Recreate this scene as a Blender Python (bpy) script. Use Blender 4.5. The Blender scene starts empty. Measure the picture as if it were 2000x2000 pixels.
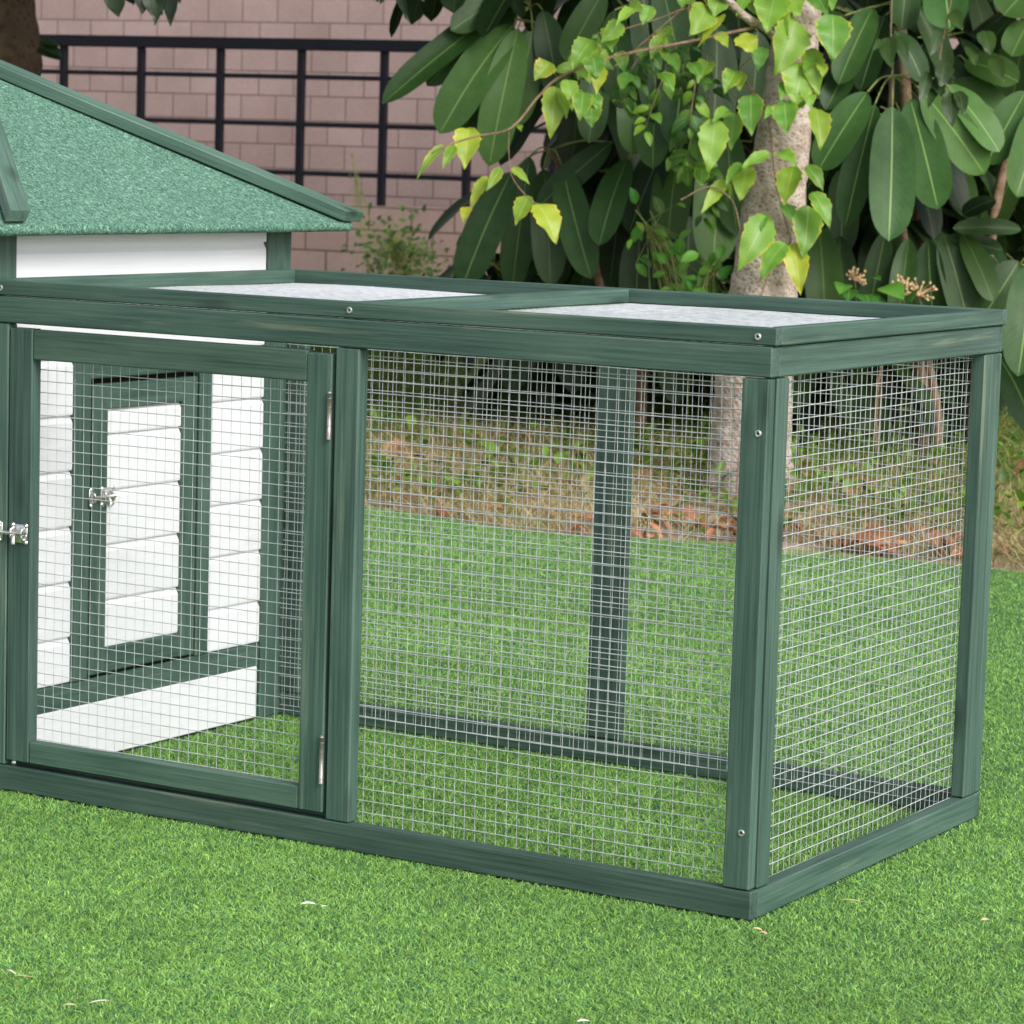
import bpy, math, random
import numpy as np
from mathutils import Vector, Matrix, noise as mnoise
random.seed(7); RNG = np.random.default_rng(11)
SC = bpy.context.scene; COL = SC.collection
R = math.radians
# ------------------------------------------------------------------ camera, sky, sun, exposure
YAW, PITCH, ROLL = R(30.860), R(-6.955), R(1.744)
CAMP = Vector((1.24670, -2.56312, 0.74223)); FPX = 5813.0
FWD = Vector((-math.sin(YAW)*math.cos(PITCH), math.cos(YAW)*math.cos(PITCH), math.sin(PITCH)))
_r0 = Vector((math.cos(YAW), math.sin(YAW), 0)); _u0 = _r0.cross(FWD)
RGT = math.cos(ROLL)*_r0 + math.sin(ROLL)*_u0
UPV = -math.sin(ROLL)*_r0 + math.cos(ROLL)*_u0
cam = bpy.data.cameras.new('camera'); cob = bpy.data.objects.new('camera', cam); COL.objects.link(cob)
cob.matrix_world = Matrix(((RGT.x, UPV.x, -FWD.x, CAMP.x), (RGT.y, UPV.y, -FWD.y, CAMP.y), (RGT.z, UPV.z, -FWD.z, CAMP.z), (0, 0, 0, 1)))
cam.sensor_width = 36; cam.lens = FPX/2000*36; cam.clip_start = .05; cam.clip_end = 400
cam.dof.use_dof = True; cam.dof.focus_distance = 3.15; cam.dof.aperture_fstop = 24
SC.camera = cob
w = bpy.data.worlds.new('World'); SC.world = w; w.use_nodes = True
nt = w.node_tree; nt.nodes.clear()
sky = nt.nodes.new('ShaderNodeTexSky'); sky.sky_type = 'NISHITA'; sky.sun_disc = False
SUN_DIR = Vector((.80, -.30, .66)).normalized()
sky.sun_elevation = math.asin(SUN_DIR.z); sky.sun_rotation = math.atan2(SUN_DIR.x, SUN_DIR.y)
sky.dust_density = 3
hs = nt.nodes.new('ShaderNodeHueSaturation'); hs.inputs['Saturation'].default_value = .38
bg = nt.nodes.new('ShaderNodeBackground'); bg.inputs[1].default_value = .15
wo = nt.nodes.new('ShaderNodeOutputWorld')
nt.links.new(sky.outputs[0], hs.inputs['Color']); nt.links.new(hs.outputs[0], bg.inputs[0]); nt.links.new(bg.outputs[0], wo.inputs[0])
sl = bpy.data.lights.new('sun', 'SUN'); sl.energy = 1.5; sl.angle = R(28); sl.color = (1, .97, .92)
so = bpy.data.objects.new('sun', sl); COL.objects.link(so); so.rotation_euler = SUN_DIR.to_track_quat('Z', 'Y').to_euler(); so.location = (3, 0, 6)
SC.view_settings.view_transform = 'Standard'; SC.view_settings.look = 'None'; SC.view_settings.gamma = 1
SC.view_settings.exposure = .66

# ------------------------------------------------------------------ helpers
def at(px, py, d):                      # a point seen at photo pixel (2000 px) at distance d along the view
    return CAMP + (FWD + RGT*((px-1000)/FPX) + UPV*((1000-py)/FPX))*d
def ground_at(px, py, z=0.0):
    v = FWD + RGT*((px-1000)/FPX) + UPV*((1000-py)/FPX)
    return CAMP + v*((z-CAMP.z)/v.z)
def topix(P):
    d = P-CAMP; z = d.dot(FWD)
    return 1000+FPX*d.dot(RGT)/z, 1000-FPX*d.dot(UPV)/z
def tag(o, label=None, cat=None, group=None, kind=None):
    if label: o['label'] = label
    if cat: o['category'] = cat
    if group: o['group'] = group
    if kind: o['kind'] = kind
    return o
def empty(name, loc=(0, 0, 0), parent=None):
    o = bpy.data.objects.new(name, None); COL.objects.link(o); o.location = loc; o.parent = parent; o.empty_display_size = .05
    return o
class MB:
    """collects shapes; every vertex carries 'gc' (grain / leaf coordinates) and 'tint'"""
    def __init__(s): s.v = []; s.f = []; s.g = []; s.t = []; s.m = []
    def add(s, verts, faces, g=None, tint=(1, 1, 1), mi=0):
        b = len(s.v); s.v += [tuple(p) for p in verts]; s.f += [tuple(i+b for i in f) for f in faces]
        s.g += list(g) if g is not None else [tuple(p) for p in verts]
        s.t += [tint]*len(verts) if not isinstance(tint, list) else tint
        s.m += [mi]*len(faces)
    def build(s, name, mats, parent=None, smooth=False, loc=None):
        me = bpy.data.meshes.new(name)
        off = Vector(loc) if loc is not None else Vector((0, 0, 0))
        me.from_pydata([tuple(Vector(p)-off) for p in s.v] if loc is not None else s.v, [], s.f)
        a = me.attributes.new('gc', 'FLOAT_VECTOR', 'POINT'); a.data.foreach_set('vector', np.array(s.g, np.float32).ravel())
        a = me.attributes.new('tint', 'FLOAT_VECTOR', 'POINT'); a.data.foreach_set('vector', np.array(s.t, np.float32).ravel())
        for m in (mats if isinstance(mats, (list, tuple)) else [mats]): me.materials.append(m)
        me.polygons.foreach_set('material_index', s.m)
        if smooth: me.polygons.foreach_set('use_smooth', [True]*len(s.f))
        me.update()
        o = bpy.data.objects.new(name, me); COL.objects.link(o)
        if loc is not None: o.location = loc
        if parent: o.parent = parent
        return o
AX = {'x': Vector((1, 0, 0)), 'y': Vector((0, 1, 0)), 'z': Vector((0, 0, 1))}
def cbox(mb, c, size, axes=None, ch=.0014, grain=None, tint=(1, 1, 1), mi=0, jit=0):
    """chamfered box; grain = index of the long axis"""
    c = Vector(c); ax = axes or (AX['x'], AX['y'], AX['z']); h = [s/2 for s in size]; ch = min(ch, min(h)*.8)
    gi = grain if grain is not None else max(range(3), key=lambda i: size[i])
    oi = [i for i in range(3) if i != gi]
    ro = random.random()*30, random.random()*30, random.random()*30
    vs, idx = [], {}
    for sx in (-1, 1):
        for sy in (-1, 1):
            for sz in (-1, 1):
                s = (sx, sy, sz)
                for k in range(3):
                    l = [s[i]*(h[i]-(0 if i == k else ch)) for i in range(3)]
                    idx[(s, k)] = len(vs); vs.append(l)
    F = []
    def q(keys):
        f = [idx[k] for k in keys]; F.append(f)
    for k in range(3):
        a, b = [i for i in range(3) if i != k]
        for sk in (-1, 1):
            ks = []
            for sa, sb in ((-1, -1), (1, -1), (1, 1), (-1, 1)):
                s = [0, 0, 0]; s[k] = sk; s[a] = sa; s[b] = sb; ks.append((tuple(s), k))
            q(ks)
        for sa in (-1, 1):
            for sb in (-1, 1):           # edge along axis k between faces a and b
                s1 = [0, 0, 0]; s2 = [0, 0, 0]; s1[k] = -1; s2[k] = 1
                for s in (s1, s2): s[a] = sa; s[b] = sb
                q([(tuple(s1), a), (tuple(s2), a), (tuple(s2), b), (tuple(s1), b)])
    for sx in (-1, 1):
        for sy in (-1, 1):
            for sz in (-1, 1): q([((sx, sy, sz), k) for k in range(3)])
    # orient outward (convex solid)
    F2 = []
    for f in F:
        p = [Vector(vs[i]) for i in f]; n = (p[1]-p[0]).cross(p[2]-p[0]); m = sum(p, Vector())/len(p)
        F2.append(f if n.dot(m) > 0 else f[::-1])
    W = [c + ax[0]*v[0] + ax[1]*v[1] + ax[2]*v[2] for v in vs]
    g = [(v[gi]+ro[0], v[oi[0]]+ro[1], v[oi[1]]+ro[2]) for v in vs]
    mb.add(W, F2, g, tint, mi)
def bb(mb, x0, x1, y0, y1, z0, z1, **k):
    cbox(mb, ((x0+x1)/2, (y0+y1)/2, (z0+z1)/2), (x1-x0, y1-y0, z1-z0), **k)
def board(name, mat, parent, x0, x1, y0, y1, z0, z1, tt=None, **k):
    m = MB(); t = tt or .92+.16*random.random(); bb(m, x0, x1, y0, y1, z0, z1, tint=(t, t, t), **k); return m.build(name, mat, parent)
def tube(mb, pts, rad, n=6, tint=(1, 1, 1), mi=0, cap=True):
    pts = [Vector(p) for p in pts]; rs = rad if isinstance(rad, (list, tuple)) else [rad]*len(pts)
    vs, fs, gs = [], [], []; ref = Vector((0, 0, 1)); L = 0
    t0 = (pts[1]-pts[0]).normalized()
    if abs(t0.dot(ref)) > .9: ref = Vector((1, 0, 0))
    for i, p in enumerate(pts):
        t = (pts[min(i+1, len(pts)-1)]-pts[max(i-1, 0)]).normalized()
        a = t.cross(ref).normalized(); b = t.cross(a)
        if i: L += (p-pts[i-1]).length
        for k in range(n):
            an = 2*math.pi*k/n; vs.append(p+(a*math.cos(an)+b*math.sin(an))*rs[i]); gs.append((L, rs[i]*math.cos(an), rs[i]*math.sin(an)))
        if i:
            for k in range(n):
                k2 = (k+1) % n; fs.append(((i-1)*n+k, (i-1)*n+k2, i*n+k2, i*n+k))
    if cap: fs.append(tuple(range(n))); fs.append(tuple((len(pts)-1)*n+k for k in reversed(range(n))))
    mb.add(vs, fs, gs, tint, mi)
def prof_oblong(t):
    if t > .975: return .10*(1-t)/.025
    x = abs(2*(t/.985)**1.22-1); return max(0, 1-x**2.9)**.5
def prof_ovate(t): return max(0, math.sin(math.pi*t**.74))**.80*(1.05-.22*t)
def prof_vine(t):
    w = max(0, math.sin(math.pi*min(1, t*1.06)**.66))**.85 if t < .86 else .26*(1-t)/.14
    return w*(1+.10*math.sin(t*43))
def prof_small(t): return max(0, math.sin(math.pi*t**.8))**.8
def leaf(mb, base, tip, width, nrm, prof=prof_oblong, nl=10, fold=.18, bend=.06, wave=.0, tint=(1, 1, 1), mi=0, twist=0.0, curl=0.0):
    base, tip = Vector(base), Vector(tip); d = tip-base; L = d.length; t = d/L
    n = (Vector(nrm) - t*Vector(nrm).dot(t)).normalized(); s = t.cross(n)
    if twist: q = Matrix.Rotation(twist, 3, t); n = q@n; s = q@s
    us = (-1, -.5, 0, .5, 1); vs, gs, fs = [], [], []; rnd = random.random(); ph = random.random()*6
    for i in range(nl+1):
        v = (i/nl+.5*(1-math.cos(math.pi*i/nl)))/2; w = prof(v)*width/2; c = base+d*v+n*(bend*L*math.sin(math.pi*v)) - n*curl*L*v*v
        for u in us:
            z = fold*abs(u)*w + (wave*width*math.sin(v*17+ph+u*2)*abs(u))
            vs.append(c+s*u*w*math.cos(fold)+n*z); gs.append((u, v, rnd))
    for i in range(nl):
        for k in range(4):
            a = i*5+k; fs.append((a, a+1, a+6, a+5))
    mb.add(vs, fs, gs, tint, mi)

# ------------------------------------------------------------------ materials
def mat(name, rough=.6, metal=0):
    m = bpy.data.materials.new(name); m.use_nodes = True; N = m.node_tree.nodes; b = N['Principled BSDF']
    b.inputs['Roughness'].default_value = rough; b.inputs['Metallic'].default_value = metal
    return m, m.node_tree, b
def nd(t, ty, **kw):
    n = t.nodes.new(ty)
    for k, v in kw.items():
        if k.startswith('_'): setattr(n, k[1:], v)
        else: n.inputs[k.replace('__', ' ')].default_value = v
    return n
def ramp(t, stops, interp='LINEAR'):
    r = t.nodes.new('ShaderNodeValToRGB'); e = r.color_ramp.elements; r.color_ramp.interpolation = interp
    while len(e) < len(stops): e.new(.5)
    for q, (p, c) in zip(e, stops): q.position = p; q.color = (*c, 1)
    return r
def attr(t, name): return nd(t, 'ShaderNodeAttribute', _attribute_name=name)
def scaled(t, src, sc, loc=(0, 0, 0)):
    m = nd(t, 'ShaderNodeMapping'); m.inputs['Scale'].default_value = sc; m.inputs['Location'].default_value = loc; t.links.new(src, m.inputs['Vector']); return m.outputs[0]
def mult(t, a, b, fac=1.0, mode='MULTIPLY'):
    x = nd(t, 'ShaderNodeMix', _data_type='RGBA', _blend_type=mode); x.inputs[0].default_value = fac
    t.links.new(a, x.inputs[6]); t.links.new(b, x.inputs[7]); return x.outputs[2]
def bump(t, b, h, strength, dist):
    n = nd(t, 'ShaderNodeBump', Strength=strength, Distance=dist); t.links.new(h, n.inputs['Height']); t.links.new(n.outputs[0], b.inputs['Normal'])

def wood(name, cols, rough, grainamt=.64, wear=(0.30, .36, .28), bs=.35, knot=.42):
    m, t, b = mat(name, rough); g = attr(t, 'gc'); L = t.links
    n1 = nd(t, 'ShaderNodeTexNoise', Scale=1, Detail=6, Roughness=.7); L.new(scaled(t, g.outputs['Vector'], (5, 300, 300)), n1.inputs['Vector'])
    n2 = nd(t, 'ShaderNodeTexNoise', Scale=1, Detail=3, Roughness=.5); L.new(scaled(t, g.outputs['Vector'], (4.5, 26, 26)), n2.inputs['Vector'])
    mx = nd(t, 'ShaderNodeMix', _data_type='FLOAT'); mx.inputs[0].default_value = grainamt; L.new(n2.outputs[0], mx.inputs[2]); L.new(n1.outputs[0], mx.inputs[3])
    r = ramp(t, cols); L.new(mx.outputs[0], r.inputs[0])
    # worn streaks where the stain is thin
    n3 = nd(t, 'ShaderNodeTexNoise', Scale=1, Detail=4, Roughness=.62); L.new(scaled(t, g.outputs['Vector'], (3.2, 60, 60), (4, 2, 9)), n3.inputs['Vector'])
    r3 = ramp(t, [(.62, (0, 0, 0)), (.72, (1, 1, 1))]); L.new(n3.outputs[0], r3.inputs[0])
    wr = nd(t, 'ShaderNodeRGB'); wr.outputs[0].default_value = (*wear, 1)
    x = nd(t, 'ShaderNodeMix', _data_type='RGBA')
    mm = nd(t, 'ShaderNodeMath', _operation='MULTIPLY'); mm.inputs[1].default_value = .55; L.new(r3.outputs[0], mm.inputs[0]); L.new(mm.outputs[0], x.inputs[0])
    L.new(r.outputs[0], x.inputs[6]); L.new(wr.outputs[0], x.inputs[7])
    # knots
    vo = nd(t, 'ShaderNodeTexVoronoi', Scale=1); L.new(scaled(t, g.outputs['Vector'], (5, 16, 16)), vo.inputs['Vector'])
    rk = ramp(t, [(.05, (knot,)*3), (.17, (1, 1, 1))]); L.new(vo.outputs['Distance'], rk.inputs[0])
    c = mult(t, x.outputs[2], rk.outputs[0]); c = mult(t, c, attr(t, 'tint').outputs['Color']); L.new(c, b.inputs['Base Color'])
    bump(t, b, n1.outputs[0], bs, .0012)
    return m
M = {}
M['green'] = wood('stained green wood', [(.30, (.012, .035, .027)), (.5, (.052, .105, .083)), (.74, (.118, .188, .150))], .55, wear=(.20, .24, .16))
M['white'] = wood('white painted wood', [(.2, (.69, .70, .74)), (.5, (.78, .79, .83)), (.8, (.83, .83, .86))], .5, wear=(.80, .78, .75), bs=.15, knot=.90)
M['dark'] = mat('gap shade black', .9)[0]; M['dark'].node_tree.nodes['Principled BSDF'].inputs['Base Color'].default_value = (.01, .012, .01, 1)  # black stands in for the shade inside gaps and screw recesses
def metal(name, col, rough, met=.8, nsc=600):
    m, t, b = mat(name, rough, met); n = nd(t, 'ShaderNodeTexNoise', Scale=nsc, Detail=3); tc = nd(t, 'ShaderNodeTexCoord'); t.links.new(tc.outputs['Object'], n.inputs['Vector'])
    r = ramp(t, [(.3, tuple(c*.7 for c in col)), (.7, col)]); t.links.new(n.outputs[0], r.inputs[0]); t.links.new(r.outputs[0], b.inputs['Base Color']); return m
M['wire'] = metal('galvanised wire', (.74, .77, .79), .40, .40, 90)
M['steel'] = metal('zinc plated steel', (.80, .80, .78), .28, .9, 300)
M['hinge'] = metal('dull steel', (.50, .45, .43), .42, .7, 300)
M['iron'] = metal('black painted iron', (.007, .008, .014), .6, 0, 40); M['iron'].node_tree.nodes['Principled BSDF'].inputs['Specular IOR Level'].default_value = .2
# roof felt
m, t, b = mat('green mineral felt', .95); g = nd(t, 'ShaderNodeTexCoord')
n1 = nd(t, 'ShaderNodeTexNoise', Scale=250, Detail=3, Roughness=.62, Distortion=1.2); t.links.new(g.outputs['Object'], n1.inputs['Vector'])
n2 = nd(t, 'ShaderNodeTexNoise', Scale=9, Detail=3); t.links.new(g.outputs['Object'], n2.inputs['Vector'])
r1 = ramp(t, [(.32, (.018, .070, .044)), (.45, (.075, .195, .135)), (.56, (.14, .30, .215)), (.70, (.38, .57, .46))]); t.links.new(n1.outputs[0], r1.inputs[0])
r2 = ramp(t, [(.3, (.86, .88, .88)), (.7, (1.0, 1.0, 1.0))]); t.links.new(n2.outputs[0], r2.inputs[0])
t.links.new(mult(t, r1.outputs[0], r2.outputs[0]), b.inputs['Base Color']); bump(t, b, n1.outputs[0], 1.0, .004); M['felt'] = m
# brick walls (object coordinates, x along the wall, z up)
def brickmat(name, bw, rh, cols, mort, msz):
    m, t, b = mat(name, .85); g = nd(t, 'ShaderNodeTexCoord'); sp = nd(t, 'ShaderNodeSeparateXYZ'); cb = nd(t, 'ShaderNodeCombineXYZ')
    t.links.new(g.outputs['Object'], sp.inputs[0]); t.links.new(sp.outputs[0], cb.inputs[0]); t.links.new(sp.outputs[2], cb.inputs[1])
    br = nd(t, 'ShaderNodeTexBrick', _offset=.5, Scale=1); br.inputs['Brick Width'].default_value = bw; br.inputs['Row Height'].default_value = rh; br.inputs['Mortar Size'].default_value = msz; br.inputs['Mortar Smooth'].default_value = .3; br.inputs['Bias'].default_value = 0
    br.inputs['Color1'].default_value = (*cols[0], 1); br.inputs['Color2'].default_value = (*cols[1], 1); br.inputs['Mortar'].default_value = (*mort, 1)
    t.links.new(cb.outputs[0], br.inputs['Vector'])
    n = nd(t, 'ShaderNodeTexNoise', Scale=2.2, Detail=8, Roughness=.65); t.links.new(g.outputs['Object'], n.inputs['Vector'])
    r = ramp(t, [(.3, (.80, .76, .74)), (.7, (1.08, 1.04, 1.04))]); t.links.new(n.outputs[0], r.inputs[0])
    n4 = nd(t, 'ShaderNodeTexNoise', Scale=60, Detail=4, Roughness=.7); t.links.new(g.outputs['Object'], n4.inputs['Vector'])
    r4 = ramp(t, [(.3, (.88, .88, .88)), (.7, (1.06, 1.06, 1.06))]); t.links.new(n4.outputs[0], r4.inputs[0])
    t.links.new(mult(t, mult(t, br.outputs[0], r.outputs[0]), r4.outputs[0]), b.inputs['Base Color'])
    iv = nd(t, 'ShaderNodeMath', _operation='SUBTRACT'); iv.inputs[0].default_value = 1; t.links.new(br.outputs['Fac'], iv.inputs[1])
    bump(t, b, iv.outputs[0], .8, .006); return m
M['brick'] = brickmat('pink brick', .173, .1075, ((.37, .275, .258), (.43, .330, .315)), (.20, .15, .142), .0035)
M['brick_low'] = brickmat('pink block', .197, .0965, ((.34, .245, .215), (.38, .285, .255)), (.16, .11, .095), .005)

def leafmat(name, cols, mid, midw=.05, rough=.38, edge=None, trans=.35, vein=.25, coat=.0, spec=.5):
    """gc = (across, along, random); tint multiplies"""
    m, t, b = mat(name, rough); L = t.links; g = attr(t, 'gc'); sp = nd(t, 'ShaderNodeSeparateXYZ'); L.new(g.outputs['Vector'], sp.inputs[0])
    tc = nd(t, 'ShaderNodeTexCoord'); n = nd(t, 'ShaderNodeTexNoise', Scale=28, Detail=4, Roughness=.6); L.new(tc.outputs['Object'], n.inputs['Vector'])
    mx = nd(t, 'ShaderNodeMath', _operation='MULTIPLY_ADD'); mx.inputs[1].default_value = .45; L.new(n.outputs[0], mx.inputs[0]); 
    m2 = nd(t, 'ShaderNodeMath', _operation='MULTIPLY'); m2.inputs[1].default_value = .55; L.new(sp.outputs[2], m2.inputs[0]); L.new(m2.outputs[0], mx.inputs[2])
    r = ramp(t, cols); L.new(mx.outputs[0], r.inputs[0]); cur = r.outputs[0]
    ab = nd(t, 'ShaderNodeMath', _operation='ABSOLUTE'); L.new(sp.outputs[0], ab.inputs[0])
    # side veins
    ma = nd(t, 'ShaderNodeMath', _operation='MULTIPLY_ADD'); ma.inputs[1].default_value = -.22; L.new(ab.outputs[0], ma.inputs[0]); L.new(sp.outputs[1], ma.inputs[2])
    sn = nd(t, 'ShaderNodeMath', _operation='MULTIPLY'); sn.inputs[1].default_value = 95; L.new(ma.outputs[0], sn.inputs[0])
    si = nd(t, 'ShaderNodeMath', _operation='SINE'); L.new(sn.outputs[0], si.inputs[0])
    rv = ramp(t, [(.0, (1-vein*.5,)*3), (.75, (1, 1, 1)), (1, (1+vein,)*3)]); 
    mr = nd(t, 'ShaderNodeMapRange'); mr.inputs[1].default_value = -1; mr.inputs[2].default_value = 1; L.new(si.outputs[0], mr.inputs[0]); L.new(mr.outputs[0], rv.inputs[0])
    cur = mult(t, cur, rv.outputs[0])
    if edge:
        re = ramp(t, [(.86, (0, 0, 0)), (1.0, (1, 1, 1))]); ad = nd(t, 'ShaderNodeMath', _operation='MULTIPLY_ADD'); ad.inputs[1].default_value = .5; L.new(n.outputs[0], ad.inputs[0])
        sb = nd(t, 'ShaderNodeMath', _operation='SUBTRACT'); sb.inputs[1].default_value = .25; L.new(ab.outputs[0], sb.inputs[0]); L.new(sb.outputs[0], ad.inputs[2]); L.new(ad.outputs[0], re.inputs[0])
        x = nd(t, 'ShaderNodeMix', _data_type='RGBA'); x.inputs[7].default_value = (*edge, 1); L.new(re.outputs[0], x.inputs[0]); L.new(cur, x.inputs[6]); cur = x.outputs[2]
    rm = ramp(t, [(midw*.6, (1, 1, 1)), (midw*1.6, (0, 0, 0))]); L.new(ab.outputs[0], rm.inputs[0])
    x = nd(t, 'ShaderNodeMix', _data_type='RGBA'); x.inputs[7].default_value = (*mid, 1); L.new(rm.outputs[0], x.inputs[0]); L.new(cur, x.inputs[6]); cur = x.outputs[2]
    cur = mult(t, cur, attr(t, 'tint').outputs['Color'])
    L.new(cur, b.inputs['Base Color']); b.inputs['Specular IOR Level'].default_value = spec
    tr = nd(t, 'ShaderNodeBsdfTranslucent'); tw = mult(t, cur, cur, 0); L.new(cur, tr.inputs['Color'])
    ms = nd(t, 'ShaderNodeMixShader'); ms.inputs[0].default_value = trans; out = t.nodes['Material Output']
    L.new(b.outputs[0], ms.inputs[1]); L.new(tr.outputs[0], ms.inputs[2]); L.new(ms.outputs[0], out.inputs[0])
    bump(t, b, mr.outputs[0], .12, .001)
    return m
M['umb'] = leafmat('umbrella leaf', [(.2, (.015, .046, .011)), (.5, (.032, .086, .018)), (.8, (.058, .128, .027))], (.17, .27, .08), .028, .46, trans=.14, vein=.03, spec=.26)
M['vine'] = leafmat('vine leaf', [(.2, (.10, .27, .035)), (.5, (.17, .37, .045)), (.8, (.27, .46, .055))], (.34, .50, .14), .03, .42, edge=(.50, .52, .05), trans=.38, vein=.08)
M['smallv'] = leafmat('small vine leaf', [(.2, (.030, .095, .014)), (.5, (.06, .155, .020)), (.8, (.12, .25, .030))], (.14, .26, .07), .04, .5, trans=.35, vein=.15)
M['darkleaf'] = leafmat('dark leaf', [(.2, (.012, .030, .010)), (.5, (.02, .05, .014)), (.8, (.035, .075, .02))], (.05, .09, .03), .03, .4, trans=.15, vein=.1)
M['litter'] = leafmat('dry leaf', [(.15, (.16, .060, .030)), (.4, (.34, .13, .065)), (.6, (.46, .24, .13)), (.85, (.56, .40, .26))], (.30, .16, .09), .03, .7, trans=.1, vein=.2)
def bark(name, cols, sc, bs, bd=.01):
    m, t, b = mat(name, .9); g = nd(t, 'ShaderNodeTexCoord')
    n = nd(t, 'ShaderNodeTexNoise', Scale=1, Detail=8, Roughness=.7); t.links.new(scaled(t, g.outputs['Object'], (sc*.9, sc*.9, sc*1.3)), n.inputs['Vector'])
    v = nd(t, 'ShaderNodeTexVoronoi', Scale=1); t.links.new(scaled(t, g.outputs['Object'], (sc*3.2, sc*3.2, sc*4.5)), v.inputs['Vector'])
    r = ramp(t, cols); t.links.new(n.outputs[0], r.inputs[0]); r2 = ramp(t, [(.06, (.34, .29, .26)), (.42, (1, 1, 1))]); t.links.new(v.outputs['Distance'], r2.inputs[0])
    t.links.new(mult(t, r.outputs[0], r2.outputs[0]), b.inputs['Base Color'])
    a = nd(t, 'ShaderNodeMath', _operation='ADD'); t.links.new(n.outputs[0], a.inputs[0]); t.links.new(v.outputs['Distance'], a.inputs[1]); bump(t, b, a.outputs[0], bs, bd); return m
M['bark'] = bark('pale lumpy bark', [(.25, (.14, .11, .085)), (.42, (.34, .27, .21)), (.55, (.46, .385, .33)), (.75, (.60, .53, .48))], 30, .6, .006)
M['barkdark'] = bark('dark brown bark', [(.3, (.05, .033, .018)), (.6, (.095, .062, .033)), (.8, (.13, .085, .045))], 10, .6, .01)
M['twig'] = bark('brown twig', [(.3, (.14, .085, .05)), (.7, (.30, .20, .13))], 40, .3, .002)
M['stalk'] = bark('green stalk', [(.3, (.16, .20, .05)), (.7, (.26, .30, .09))], 40, .2, .001)
def tintmat(name, rough, trans=0, spec=.4):
    m, t, b = mat(name, rough); a = attr(t, 'tint'); t.links.new(a.outputs['Color'], b.inputs['Base Color']); b.inputs['Specular IOR Level'].default_value = spec
    if trans:
        tr = nd(t, 'ShaderNodeBsdfTranslucent'); t.links.new(a.outputs['Color'], tr.inputs['Color']); ms = nd(t, 'ShaderNodeMixShader'); ms.inputs[0].default_value = trans
        t.links.new(b.outputs[0], ms.inputs[1]); t.links.new(tr.outputs[0], ms.inputs[2]); t.links.new(ms.outputs[0], t.nodes['Material Output'].inputs[0])
    return m
M['turf'] = tintmat('synthetic grass blade', .5, .3, .35); M['grass'] = tintmat('wild grass blade', .6, .3, .3); M['plain'] = tintmat('dry bits', .8)
def groundmat(name, stops, sc, bs=.6):
    m, t, b = mat(name, .95); g = nd(t, 'ShaderNodeTexCoord'); n = nd(t, 'ShaderNodeTexNoise', Scale=sc, Detail=10, Roughness=.68); t.links.new(g.outputs['Object'], n.inputs['Vector'])
    r = ramp(t, stops); t.links.new(n.outputs[0], r.inputs[0]); t.links.new(r.outputs[0], b.inputs['Base Color']); bump(t, b, n.outputs[0], bs, .03); return m
M['turfbase'] = groundmat('turf backing', [(.3, (.045, .125, .045)), (.7, (.075, .185, .06))], 60)
M['soil'] = groundmat('leafy soil', [(.3, (.09, .06, .038)), (.5, (.34, .25, .17)), (.65, (.46, .36, .25)), (.8, (.24, .22, .09))], 9)

# ------------------------------------------------------------------ setting: ground, turf backing, soil bank
def sheet(name, pts, z, m):
    me = bpy.data.meshes.new(name); me.from_pydata([(x, y, z) for x, y in pts], [], [tuple(range(len(pts)))]); me.materials.append(m)
    o = bpy.data.objects.new(name, me); COL.objects.link(o); tag(o, kind='structure'); return o
sheet('ground', [(-150, -150), (150, -150), (150, 150), (-150, 150)], -.03, M['soil'])
EDGE = [(-6, 2.75), (-4, 2.66), (-2.9, 2.60), (-2.17, 2.54), (-1.95, 2.50), (-1.82, 2.455), (-1.70, 2.42), (-1.57, 2.45), (-1.40, 2.53), (-1.30, 2.565), (-1.0, 2.58), (-.77, 2.585), (-.5, 2.56), (.5, 2.6), (3, 2.6)]
def edge_y(x): return float(np.interp(x, [e[0] for e in EDGE], [e[1] for e in EDGE]))
xs = np.linspace(-6, 3, 181)
sheet('turf_base', [(x, edge_y(x)+.008*mnoise.noise(Vector((x*9, 0, 0)))) for x in xs]+[(3, -3.5), (-6, -3.5)], -.003, M['turfbase'])
def bank_z(x, y):
    k = min(1, max(0, (y-2.35)/1.2)); return -.012 + k*(.05 + .05*mnoise.noise(Vector((x*1.1, y*1.1, 3)))) + .012*mnoise.noise(Vector((x*7, y*7, 1)))*min(1, k*4+.2)
vs, fs = [], []; nx, ny = 150, 130
for j in range(ny+1):
    for i in range(nx+1):
        x = -11+i*14/nx; y = 2.35+(j/ny)**1.6*9.5; vs.append((x, y, bank_z(x, y)))
for j in range(ny):
    for i in range(nx):
        a = j*(nx+1)+i; fs.append((a, a+1, a+nx+2, a+nx+1))
me = bpy.data.meshes.new('soil'); me.from_pydata(vs, [], fs); me.materials.append(M['soil']); me.polygons.foreach_set('use_smooth', [True]*len(fs))
so_ = bpy.data.objects.new('soil_bank', me); COL.objects.link(so_); tag(so_, kind='structure')

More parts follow.
